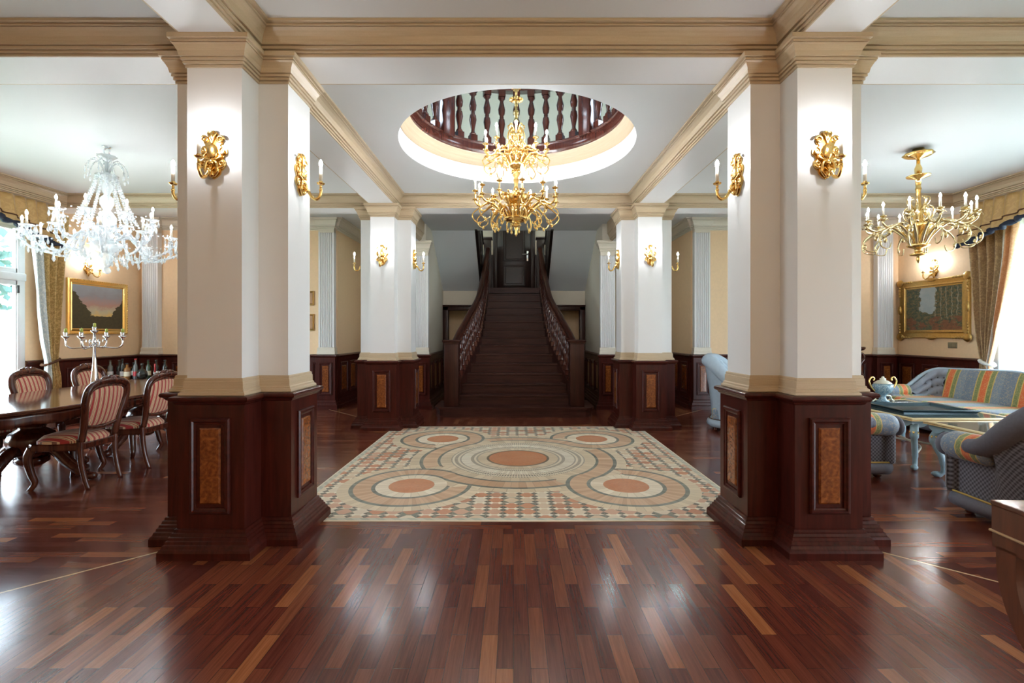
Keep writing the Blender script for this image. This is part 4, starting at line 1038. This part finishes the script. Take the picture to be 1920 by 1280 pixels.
# bar cabinet and bottles
bc = thing('bar_cabinet', 'low dark cabinet crowded with bottles behind the table', 'cabinet', (-5.82, 7.50, 0))
obj('body', MB().box(-.50, .50, -.19, .19, .05, .575, bev=.006), M_mah, bc)
obj('top', MB().box(-.53, .53, -.22, .22, .575, .60, bev=.008), M_table, bc)
for s in (-1, 1):
    dd = obj('door', panel_mb(.44, .44), M_mah, bc); dd.matrix_local = face(s * .24, -.19, .31, 0, -1)
    obj('knob', MB().ell((-s * .19, 0, .03), (.012, .012, .012)), M_gold, dd)
for x in (-.46, .46):
    for y in (-.15, .15): obj('foot', MB().lathe([(.03, 0), (.035, .03), (.025, .055)], 10), M_mah, bc, loc=(x, y, 0))
BOT = {
    'wine': [(.034, 0), (.036, .01), (.036, .17), (.030, .195), (.014, .215), (.013, .27), (.015, .272), (.015, .285), (.010, .287)],
    'square': [(.040, 0), (.042, .01), (.042, .14), (.036, .165), (.016, .18), (.015, .225), (.018, .227), (.018, .245), (.01, .247)],
    'round': [(.030, 0), (.060, .02), (.075, .07), (.065, .12), (.030, .15), (.014, .165), (.013, .21), (.018, .212), (.018, .24), (.01, .242)],
    'tall': [(.030, 0), (.032, .01), (.030, .2), (.013, .235), (.012, .29), (.014, .292), (.014, .31), (.008, .312)]}
G_blk = plain('black_glass', (.01, .012, .01), .08, coat=.5); G_grn = plain('green_glass', (.02, .05, .025), .08, coat=.5); G_amb = plain('amber_spirit', (.28, .12, .03), .1, coat=.5); G_clr = plain('clear_spirit', (.12, .13, .13), .08, coat=.5)
L_crm = plain('cream_label', (.75, .68, .50), .6); L_wht = plain('white_label', (.8, .8, .78), .6); L_red = plain('red_capsule', (.45, .03, .04), .4); L_blk = plain('black_label', (.03, .03, .03), .4)
bl = [('wine', G_clr, L_wht, L_blk, -6.22, 7.46, 'clear bottle with white label at the left end of the cabinet'), ('wine', G_blk, L_blk, L_blk, -6.13, 7.52, 'black wine bottle second from the left on the cabinet'), ('tall', G_blk, L_wht, L_blk, -6.04, 7.47, 'slim black bottle with white label left of the cream-labelled bottle'),
      ('square', G_amb, L_crm, L_blk, -5.93, 7.42, 'squat amber bottle with a cream label on the cabinet'), ('tall', G_clr, L_red, L_red, -5.83, 7.46, 'tall bottle with a red capsule and red label'), ('round', G_blk, L_blk, L_blk, -5.70, 7.42, 'round-bellied black flask on the cabinet'),
      ('wine', G_grn, L_crm, L_blk, -5.74, 7.60, 'green wine bottle behind the round black flask'), ('wine', G_blk, L_wht, L_blk, -5.60, 7.58, 'dark bottle between the black flask and the red candle'), ('square', G_blk, L_wht, L_blk, -5.98, 7.62, 'dark square bottle in the back row of the cabinet'), ('wine', G_blk, L_crm, L_blk, -5.45, 7.56, 'dark wine bottle at the right end of the cabinet')]
for (kd, gm, lm, cm, x, y, lb) in bl:
    pr = BOT[kd]; t = thing('bottle', lb, 'bottle', (x, y, .60), group='bottles on the bar cabinet')
    obj('body', MB().lathe(pr[:-3], 16), gm, t); obj('cap', MB().lathe([(r + .0015, z) for r, z in pr[-4:]], 12), cm, t)
    if kd != 'round':
        r = pr[1][0]; obj('label', MB().lathe([(r + .0008, .045), (r + .0008, .115)], 16, caps=False), lm, t)
    else: obj('label', MB().ell((0, -.071, .072), (.03, .006, .03)), lm, t)
rc2 = thing('candle_holder', 'small silver holder with a red candle beside the bottles', 'candle holder', (-5.50, 7.42, .60))
obj('holder', MB().lathe([(.04, 0), (.04, .008), (.012, .02), (.010, .07), (.028, .09), (.03, .10), (.014, .10), (.014, .11)], 14), M_chrome, rc2)
obj('candle', MB().lathe([(.013, 0), (.012, .12), (.004, .125)], 10), M_redwax, None, 'red candle standing in the silver holder by the bottles', 'candle', loc=(-5.50, 7.42, .711))

# ------------------------------------------------------------------ pictures
def picture(name, lab, x, y0, y1, z0, z1, sg, fw, kind, ornate):
    t = thing(name, lab, 'painting', (x, (y0 + y1) / 2, (z0 + z1) / 2))
    M = face(0, 0, 0, sg, 0); w, h = y1 - y0, z1 - z0
    pth = [(-w / 2, -h / 2), (w / 2, -h / 2), (w / 2, h / 2), (-w / 2, h / 2)]
    m = MB().sweep(pth, [(0, 0), (0, .03), (-.012, .045), (-.03, .038), (-fw * .6, .028), (-fw * .75, .034), (-fw * .85, .022), (-fw, .018)], True, M)
    if ornate:
        for (a, b_) in pth:
            m.ell((a * .97, b_ * .97, .04), (.075, .065, .022), 12, 8, M)
            for k in range(5): m.ell((a - math.copysign(.05 + .05 * k, a), b_ - math.copysign(.012, b_), .042), (.026, .02, .016), 8, 6, M); m.ell((a - math.copysign(.012, a), b_ - math.copysign(.05 + .045 * k, b_), .042), (.02, .026, .016), 8, 6, M)
        for (a, b_) in ((0, -h / 2), (0, h / 2)): m.ell((a, b_ * .98, .042), (.10, .035, .02), 12, 8, M)
        for (a, b_) in ((-w / 2, 0), (w / 2, 0)): m.ell((a * .98, b_, .042), (.035, .08, .02), 12, 8, M)
    else:
        for k in range(int(w / .04)): m.ell((-w / 2 + .02 + k * .04, h / 2 - .012, .044), (.013, .008, .008), 6, 4, M); m.ell((-w / 2 + .02 + k * .04, -h / 2 + .012, .044), (.013, .008, .008), 6, 4, M)
        for k in range(int(h / .04)): m.ell((w / 2 - .012, -h / 2 + .02 + k * .04, .044), (.008, .013, .008), 6, 4, M)
    obj('frame', m, M_gold2 if ornate else M_gold, t)
    obj('canvas', MB().box(-w / 2 + fw * .9, w / 2 - fw * .9, -h / 2 + fw * .9, h / 2 - fw * .9, .008, .016, M), painting('picture_' + str(kind), kind), t)
    return t
picture('framed_painting', 'gold-framed sunset landscape painting on the left wall', XL, 7.02, 8.10, 1.29, 2.115, 1, .085, 0, False)
picture('framed_painting', 'ornate gold-framed forest painting on the right wall', XR, 7.10, 8.38, 1.225, 2.17, -1, .13, 1, True)
for i, (z0, z1) in enumerate(((1.79, 2.04), (1.35, 1.64))):
    t = thing('small_picture', ('upper', 'lower')[i] + ' small brown picture on the back wall beside the left column', 'picture', (-3.60, YB, (z0 + z1) / 2))
    M = face(0, 0, 0, 0, -1); h = z1 - z0; w = .24
    obj('frame', MB().sweep([(-w / 2, -h / 2), (w / 2, -h / 2), (w / 2, h / 2), (-w / 2, h / 2)], [(0, 0), (0, .02), (-.015, .025), (-.03, .012)], True, M), M_gold2, t)
    obj('canvas', MB().box(-w / 2 + .02, w / 2 - .02, -h / 2 + .02, h / 2 - .02, .004, .011, M), plain('sepia_print', (.45, .25, .12), .5, var=.4, vs=12), t)
sw = thing('light_switch', 'bronze switch plate below the forest painting', 'switch', (XR, 7.40, 1.12))
obj('plate', MB().box(-.012, 0, -.075, .075, -.045, .045, bev=.004), M_plate, sw)
for s in (-1, 1): obj('rocker', MB().box(-.017, -.01, s * .035 - .025, s * .035 + .025, -.03, .03, bev=.003), M_plate, sw)

# ------------------------------------------------------------------ drapes
def drape(nm, lab, x, sg, tab, mat, lin, nf, amp, lead, tiez=.93, grp=None):
    """tab: (z, y0, y1) from top to bottom; sg: +1 room lies toward +x; lead: fraction of width shown as lining at the y0 side"""
    t = thing(nm, lab, 'curtain', (x, 0, 0), group='tied-back drapes')
    ta = [(-z, a) for z, a, b_ in tab]; tbb = [(-z, b_) for z, a, b_ in tab]
    def P(u, z):
        a, b_ = interp(ta, -z), interp(tbb, -z); w = abs(b_ - a)
        k = min(1, w / .35) * .6 + .4
        y = lerp(a, b_, u) + .012 * sin(u * 2 * pi * nf + .8 + z)
        return (sg * (amp * k * sin(2 * pi * nf * u + .5 * sin(z * 1.5)) + .02 * sin(5 * u + z)), y, z)
    zt, zb = tab[0][0], tab[-1][0]
    obj('cloth', MB().grid(lambda u, v: P(lerp(lead, 1, u), lerp(zt, zb, v)), 72, 40), mat, t, solid=.004)
    for (u0, u1, lm, ln) in lin: obj(ln, MB().grid(lambda u, v: P(lerp(u0, u1, u), lerp(zt, zb, v)), 14, 40), lm, t, solid=.004)
    return t, P
tabL = [(2.95, 6.33, 6.86), (2.3, 6.38, 6.82), (1.6, 6.42, 6.78), (1.2, 6.47, 6.76), (.95, 6.53, 6.74), (.88, 6.54, 6.74), (.7, 6.52, 6.78), (.05, 6.50, 6.80)]
dL, PLf = drape('curtain', 'gold damask drape with a silver-blue edge tied back beside the left window', XL + .15, 1, tabL, M_drapeL, [(0., .44, M_lineL, 'lining')], 4.5, .045, .44)
obj('tie_band', MB().tube([(.055 * cos(a), 6.635 + .12 * sin(a), .91 + .04 * sin(a)) for a in [2 * pi * i / 24 for i in range(24)]], .016, 6, closed=True), M_cord, dL)
tabR = [(2.95, 6.16, 6.84), (2.3, 6.22, 6.80), (1.6, 6.34, 6.76), (1.2, 6.43, 6.72), (.95, 6.50, 6.68), (.88, 6.52, 6.68), (.7, 6.48, 6.70), (.05, 6.45, 6.72)]
dR, PRf = drape('curtain', 'bronze damask drape with an apricot edge tied back behind the sofa', XR - .27, -1, tabR, M_drapeR, [(0., .22, M_lineR, 'lining'), (.22, .32, M_whiteedge, 'edging')], 5.5, .05, .32)
obj('tie_band', MB().tube([(.05 * cos(a), 6.59 + .088 * sin(a), .90 + .03 * sin(a)) for a in [2 * pi * i / 24 for i in range(24)]], .026, 6, closed=True), M_whiteedge, dR)
def valance(lab, x, sg, y0, y1, zlow, zhigh, ymid):
    t = thing('valance', lab, 'valance', (x, 0, 0), group='swagged valances')
    def bot(y):
        u = (y1 - y) / (y1 - ymid); return lerp(zlow, zhigh, sm(min(1, u)) * .9 + .1 * min(1.5, u)) + .03 * sin(u * 5)
    def P(u, v, e=0):
        y = lerp(y0, y1, u); z = lerp(3.05, bot(y), v)
        return (sg * ((.018 + .02 * v) * sin(y * 38 + 1.2 * sin(y * 7)) + .05 * v + e), y, z)
    obj('cloth', MB().grid(lambda u, v: P(u, v), 160, 8), M_valance, t, solid=.006)
    n = 120
    obj('fringe', MB().tube([P(i / n, 1.0, .0) for i in range(n + 1)], [.030 + .012 * sin(i * 1.7) for i in range(n + 1)], 8), M_navy, t)
    obj('cord', MB().tube([P(i / n, .74 + .0 * i, .012) for i in range(n + 1)], .009, 6), M_cord, t)
    return t
valance('gold pleated valance with navy fringe over the left window', PL - .06, 1, 3.4, 6.68, 2.50, 2.82, 5.4)
valance('gold pleated valance with navy fringe over the right window', PR + .06, -1, 3.0, 6.68, 2.50, 2.80, 5.3)
vo = thing('sheer_curtain', 'white sheer curtain across the right window', 'curtain', (XR - .13, 0, 0))
obj('cloth', MB().grid(lambda u, v: (.022 * sin(lerp(3.2, 6.74, u) * 46) , lerp(3.2, 6.74, u), lerp(3.0, .04, v)), 260, 4), M_sheer, vo)

# ------------------------------------------------------------------ sofa and armchairs
def upholstered(nm, lab, cat, loc, rz, W, D, back, arm, body, tuft, grp=None, armfab=None, ro=.085):
    t = thing(nm, lab, cat, loc, rz, grp)
    r = .26; hx, hy = W / 2, D / 2; pth = []
    for i in range(9): pth.append((-hx, lerp(-hy + .06, hy - r, i / 8), 0))
    for i in range(1, 9):
        a = pi - i / 8 * pi / 2; pth.append((-hx + r + r * cos(a), hy - r + r * sin(a), 0))
    nb = 14
    for i in range(1, nb): pth.append((lerp(-hx + r, hx - r, i / nb), hy, 0))
    pth = pth + [(-x, y, 0) for x, y, _ in pth[:17][::-1]]
    N = len(pth)
    L = [0]
    for i in range(1, N): L.append(L[-1] + (Vector(pth[i]) - Vector(pth[i - 1])).length)
    T = L[-1]
    def H(i):                                                     # silhouette: low arms sweeping up to the back
        d = min(L[i], T - L[i]); s0 = .20
        return lerp(arm, back, sm((d - s0) / .55)) + .03 * max(0, 1 - abs(L[i] / T - .5) * 4)
    def nrm(i):
        a = Vector(pth[min(i + 1, N - 1)]) - Vector(pth[max(i - 1, 0)]); a.normalize(); return Vector((-a.y, a.x, 0))   # outward
    def outer(u, v):
        i = int(round(u * (N - 1))); n = nrm(i); h = H(i); z = lerp(.15, h, v)
        return tuple(Vector((pth[i][0], pth[i][1], z)) + n * (-.03 + .10 * v ** 1.5 * (h > arm + .05)))
    def inner(u, v):
        i = int(round(u * (N - 1))); n = nrm(i); h = H(i); z = lerp(.20, h, v)
        return tuple(Vector((pth[i][0], pth[i][1], z)) - n * (.19 - .14 * v))
    obj('shell', MB().grid(outer, N - 1, 10), body, t)
    ib = [i for i in range(N) if 14 <= i <= N - 15]
    def sub(lo, hi, bumps):
        def f(u, v):
            i = lo + int(round(u * (hi - lo))); p = Vector(inner(i / (N - 1), v)); n = nrm(i)
            if bumps: p -= n * .055 * abs(sin(u * pi * 3 + (pi / 2 if int(v * 5) % 2 else 0)) * sin(v * pi * 5)) ** .7
            else: p -= n * .03 * sin(pi * v) ** .5
            return tuple(p)
        return f
    obj('back_cushion', MB().grid(sub(15, N - 16, False), (N - 31), 10), M_bs[0], t)
    obj('corner_tufting', MB().grid(sub(5, 15, True), 10, 20), tuft, t); obj('corner_tufting', MB().grid(sub(N - 16, N - 6, True), 10, 20), tuft, t)
    bt = MB()
    for (lo, hi) in ((8, 15), (N - 16, N - 9)):
        for i in range(lo, hi, 2):
            for v in (.45, .62, .8): bt.ell(tuple(Vector(inner(i / (N - 1), v)) - nrm(i) * .012), (.014, .014, .014), 6, 5)
    obj('tufting_button', bt, body, t)
    # top roll follows the edge from one arm to the other
    rp = [Vector((pth[i][0], pth[i][1], H(i) - .01)) - nrm(i) * -.015 for i in range(3, N - 3)]
    obj('top_roll', MB().tube(rp, [min(ro, .06) + (ro - min(ro, .06)) * min(1, min(k, len(rp) - 1 - k) / 4) for k in range(len(rp))], 12).ell(tuple(rp[0]), (min(ro, .06),) * 3).ell(tuple(rp[-1]), (min(ro, .06),) * 3), tuft if ro > .05 else M_paleblue, t)
    for s in (-1, 1):
        q = [(s * (hx - .035), lerp(-hy - .03, -hy + .36, k / 10), arm - .045 + .02 * sin(k / 10 * 2)) for k in range(11)]
        a_ = obj('arm_roll', MB().tube(q, [.04, .085, .10] + [.10] * 7 + [.085], 14), M_bs[1], t)
        obj('roll_end', MB().ell((s * (hx - .035), -hy - .03, arm - .045), (.088, .035, .088), 14, 8), tuft, a_)
        obj('arm_panel', MB().box(s * (hx - .04) - .07, s * (hx - .04) + .07, -hy + .01, -hy + .07, .14, arm - .06, bev=.03), body, t)
        obj('inner_arm', MB().box(s * (hx - .13) - .03, s * (hx - .13) + .03, -hy + .05, hy - .2, .18, arm - .06, bev=.02), M_bs[1], t)
    obj('seat_base', MB().box(-hx + .06, hx - .06, -hy + .02, hy - .06, .13, .30, bev=.03), M_bs[0], t)
    obj('seat_cushion', MB().box(-hx + .11, hx - .11, -hy + .0, hy - .13, .28, .425, bev=.055, seg=4), M_bs[0], t)
    pb = [Vector((p[0], p[1], .10)) - nrm(i) * .02 for i, p in enumerate(pth)]
    obj('base_band', MB().tube(pb, .055, 10).tube([(-hx + .02, -hy + .06, .10), (hx - .02, -hy + .06, .10)], .055, 10), M_grey if not armfab else tuft, t)
    obj('piping', MB().tube([p + Vector((0, 0, .055)) + nrm(i) * .022 for i, p in enumerate(pb)], .007, 6), M_cord if armfab else plain('gold_piping', (.55, .38, .10), .6), t)
    for sx_ in (-1, 1):
        for sy_ in (-1, 1): obj('foot', MB().lathe([(.018, 0), (.032, .012), (.028, .035), (.02, .06)], 12), M_chair, t, loc=(sx_ * (hx - .09), sy_ * (hy - .10), 0))
    return t
upholstered('sofa', 'three-seat sofa striped in blue, green and orange before the right window', 'sofa', (5.72, 5.96, 0), -pi / 2, 2.05, .84, .80, .50, M_check, M_tuft, ro=.028)
upholstered('armchair', 'grey quilted armchair with its back to the viewer by the curved-leg desk', 'armchair', (3.66, 3.18, 0), pi - .06, .92, .80, .86, .52, M_check, M_grey, 'striped armchairs')
upholstered('armchair', 'grey quilted armchair half hidden behind the nearest right column', 'armchair', (2.98, 4.76, 0), pi / 2, .92, .84, .86, .52, M_check, M_grey, 'striped armchairs')
upholstered('armchair', 'pale blue tufted armchair partly hidden behind the right column', 'armchair', (3.12, 6.62, 0), pi / 3, .84, .78, .92, .55, M_paleblue, M_paleblue, 'striped armchairs', True)

# ------------------------------------------------------------------ low tables
def lowtable(nm, lab, x0, x1, y0, y1, h, grp):
    w, d = x1 - x0, y1 - y0; t = thing(nm, lab, 'table', ((x0 + x1) / 2, (y0 + y1) / 2, 0), group=grp)
    a, b_ = w / 2, d / 2; pth = [(-a, -b_), (a, -b_), (a, b_), (-a, b_)]
    obj('top_frame', MB().sweep(pth, [(-.06, h - .004), (-.05, h), (-.012, h), (0, h - .008), (-.006, h - .018), (0, h - .024), (-.05, h - .03), (-.06, h - .02)]), plain('gilt_cream_edge', (.72, .56, .30), .3, .3), t)
    obj('glass_top', MB().box(-a + .05, a - .05, -b_ + .05, b_ - .05, h - .014, h - .003), M_tglass, t)
    def ap(u, v):
        k = u * 4; i = int(k) % 4; f = k - int(k); p = Vector(pth[i]) * .9; q = Vector(pth[(i + 1) % 4]) * .9; r_ = p.lerp(q, f)
        n_ = round((q - p).length / .16)
        return (r_.x, r_.y, lerp(h - .028, h - .06 - .035 * abs(sin(f * pi * n_)), v))
    obj('apron', MB().grid(ap, 96, 2, cu=True, smooth=False), M_bluewhite, t, solid=.015)
    for sx_ in (-1, 1):
        for sy_ in (-1, 1):
            M = RZ(math.atan2(sy_, sx_)); px, py = sx_ * (a - .10), sy_ * (b_ - .09)
            m = MB().tube(bez([(-.02, 0, h - .05), (.045, 0, h - .12), (.05, 0, h - .20), (.0, 0, h - .32), (-.01, 0, .06), (.03, 0, .02)], 5), [.034] * 6 + [.036] * 4 + [.026] * 8 + [.02] * 5 + [.026] * 3, 8).ell((.035, 0, .026), (.042, .03, .026), 10, 8)
            l = obj('leg', m, M_bluewhite, t, loc=(px, py, 0), rz=math.atan2(sy_, sx_))
            g_ = MB(); leaves(g_, (.05, 0, h - .16), .010, 6, .045, .3); g_.ell((.06, 0, h - .13), (.022, .022, .03), 8, 6)
            obj('gilt_mount', g_, M_gold, l)
    q = [(-a + .10, -b_ + .09, .14), (-a * .25, -b_ * .45, .15), (0, 0, .15), (a * .25, b_ * .45, .15), (a - .10, b_ - .09, .14)]
    obj('stretcher', MB().tube(bez(q, 6), .012, 6).tube(bez([(-x, y, z) for x, y, z in q], 6), .012, 6), M_ivory, t)
    return t
lowtable('coffee_table', 'longer gilt-edged low table with glass top and a dark tray on it', 3.74, 4.78, 4.54, 5.90, .50, 'gilt-edged low tables')
lowtable('coffee_table', 'smaller gilt-edged low table nearer the grey armchair', 3.76, 4.60, 3.78, 4.45, .50, 'gilt-edged low tables')
tr_ = thing('tray', 'long dark teal rectangular tray on the larger low table', 'tray', (4.28, 5.12, .50), -.06)
pp = [(-.36, -.30), (.36, -.30), (.36, .30), (-.36, .30)]
obj('rim', MB().sweep(pp, [(-.035, .006), (-.025, .03), (0, .036), (.012, .03), (-.02, .0)]), M_teal, tr_)
obj('base', MB().box(-.345, .345, -.285, .285, 0, .008), M_teal, tr_)
ur = thing('urn', 'blue ceramic urn with gilt scroll handles on the larger low table', 'urn', (4.32, 5.66, .50))
obj('body', MB().lathe([(.06, 0), (.065, .015), (.04, .03), (.03, .06), (.035, .085), (.085, .12), (.105, .165), (.10, .20), (.085, .215)], 24), M_bluecer, ur)
obj('lid', MB().lathe([(.09, .215), (.085, .225), (.05, .25), (.03, .255), (.03, .275), (.015, .28), (.012, .295), (.001, .30)], 20), M_ivory, ur)
for s in (-1, 1):
    obj('handle', MB().tube(bez([(s * .095, 0, .13), (s * .13, 0, .17), (s * .16, 0, .24), (s * .13, 0, .29), (s * .10, 0, .275), (s * .11, 0, .25)], 5), .009, 6), M_gold, ur)
    obj('foot', MB().tube(bez([(s * .03, 0, .075), (s * .08, 0, .07), (s * .10, 0, .03), (s * .125, 0, .012)], 4), [.012] * 11 + [.014, .016], 6), M_ivory, ur)
cs = thing('filigree_stand', 'small ivory openwork stand left of the blue urn', 'ornament', (4.02, 5.74, .50))
m = MB()
for s in (-1, 1):
    m.tube(bez([(s * .06, 0, 0), (s * .062, 0, .12), (s * .05, 0, .2), (0, 0, .24)], 5), .009, 6); m.tube(scroll(s * .03, .07, .024, 0, 1.3, s=s, y=0), .005, 5); m.tube(scroll(s * .03, .15, .022, pi, 1.3, s=s, y=0), .005, 5)
m.box(-.075, .075, -.03, .03, 0, .012, bev=.003).tube([(0, 0, .01), (0, 0, .28)], .007, 6).ell((0, 0, .285), (.012, .012, .018))
obj('openwork', m, M_ivory, cs)
# carved pedestal half hidden by the right column
pe = thing('carved_pedestal', 'tall dark carved scroll pedestal behind the nearest right column', 'pedestal', (5.42, 7.70, 0))
obj('base', MB().box(-.17, .17, -.17, .17, 0, .06, bev=.01).box(-.14, .14, -.14, .14, .06, .10, bev=.01), M_chair, pe)
obj('shaft', MB().lathe([(.10, .10), (.06, .16), (.05, .3), (.075, .45), (.06, .6), (.04, .7), (.06, .85), (.04, .95), (.08, 1.02)], 12, lob=.1, nl=6), M_chair, pe)
obj('top', MB().lathe([(.08, 1.02), (.13, 1.04), (.15, 1.06), (.15, 1.085), (.13, 1.09)], 20), M_chair, pe)
for s in (-1, 1): obj('scroll', MB().tube([(s * abs(x) if False else x, y, z) for x, y, z in bez([(s * .06, 0, .95), (s * .13, 0, .98), (s * .16, 0, .9), (s * .11, 0, .82), (s * .10, 0, .7), (s * .15, 0, .62), (s * .16, 0, .5), (s * .11, 0, .46)], 5)], .018, 8), M_chair, pe)
# desk corner in the right foreground
dk = thing('desk', 'dark polished desk with inward-curving legs in the right foreground', 'desk', (1.575, 1.60, 0), -.045)
obj('top', MB().box(0, 1.1, -1.2, 0, .735, .752, bev=.004), M_desk, dk)
obj('frieze', MB().box(.003, 1.097, -1.197, -.003, .655, .735), M_desk, dk)
obj('bead', MB().box(-.003, 1.103, -1.203, .003, .648, .656, bev=.003), plain('pale_bead', (.45, .30, .16), .35), dk)
obj('lower_rail', MB().box(.004, 1.096, -1.196, -.004, .60, .649), M_desk, dk)
def dleg(x, s):
    y0 = -.02 if s < 0 else -1.18
    q = bez([(x, y0 + s * .03, .61), (x, y0 + s * .035, .50), (x, y0 + s * .08, .38), (x, y0 + s * .18, .26), (x, y0 + s * .34, .14), (x, y0 + s * .52, .03)], 6)
    def f(u, v):
        i = int(round(u * (len(q) - 1))); p = q[i]; d = (q[min(i + 1, len(q) - 1)] - q[max(i - 1, 0)]).normalized(); n = Vector((0, d.z, -d.y)); k = int(v * 4 + .01) % 4
        w = lerp(.034, .020, u); c_ = [(-.018, -w), (.018, -w), (.018, w), (-.018, w)][k]
        return tuple(p + Vector((c_[0], 0, 0)) + n * c_[1])
    m = MB().grid(f, len(q) - 1, 4, cv=True, smooth=False); m.box(x - .02, x + .02, q[-1].y - .04, q[-1].y + .04, 0, .05, bev=.006); return m
for x in (.022, 1.078):
    for s in (-1, 1): obj('leg', dleg(x, s), M_desk, dk)
# ------------------------------------------------------------------ world, daylight, camera
W = bpy.data.worlds.new('overcast_sky'); SC.world = W; W.use_nodes = True
wt = W.node_tree; bg = wt.nodes['Background']
tc = wt.nodes.new('ShaderNodeTexCoord'); sp = wt.nodes.new('ShaderNodeSeparateXYZ'); rp = wt.nodes.new('ShaderNodeValToRGB')
wt.links.new(tc.outputs['Generated'], sp.inputs[0]); wt.links.new(sp.outputs[2], rp.inputs[0]); wt.links.new(rp.outputs[0], bg.inputs[0])
rp.color_ramp.elements[0].color = (.80, .90, 1, 1); rp.color_ramp.elements[1].color = (.62, .80, 1, 1)
bg.inputs[1].default_value = 11.
def portal(nm, x, y, z, sx_, sy_, rot):
    l = bpy.data.lights.new(nm, 'AREA'); l.shape = 'RECTANGLE'; l.size = sx_; l.size_y = sy_; l.cycles.is_portal = True
    o = bpy.data.objects.new(nm, l); C.objects.link(o); o.location = (x, y, z); o.rotation_euler = rot; return o
portal('daylight_portal', XL - .12, 5.06, 1.43, 2.7, 2.7, (0, -pi / 2, 0)); pass
portal('daylight_portal', XR + .12, 5.01, 1.43, 2.7, 3.2, (0, pi / 2, 0)); portal('daylight_portal', XR + .12, .3, 1.33, 2.54, 1.8, (0, pi / 2, 0))
cam = bpy.data.cameras.new('camera'); co = bpy.data.objects.new('camera', cam); C.objects.link(co)
co.location = (0, 0, 1.3); co.rotation_euler = (pi / 2, 0, 0)
cam.sensor_width = 36; cam.lens = 907 * 36 / 1920; cam.shift_x = -3 / 1920; cam.shift_y = -15 / 1920; cam.clip_start = .05
SC.camera = co
SC.view_settings.view_transform = 'Standard'; SC.view_settings.look = 'None'; SC.view_settings.gamma = 1; SC.view_settings.use_curve_mapping = False
SC.view_settings.exposure = EXPO
cy_ = SC.cycles; cy_.max_bounces = 8; cy_.diffuse_bounces = 4; cy_.glossy_bounces = 4; cy_.transparent_max_bounces = 24; cy_.transmission_bounces = 4
cy_.sample_clamp_indirect = 6; cy_.caustics_reflective = False; cy_.caustics_refractive = False; cy_.use_denoising = True; cy_.blur_glossy = 1.0
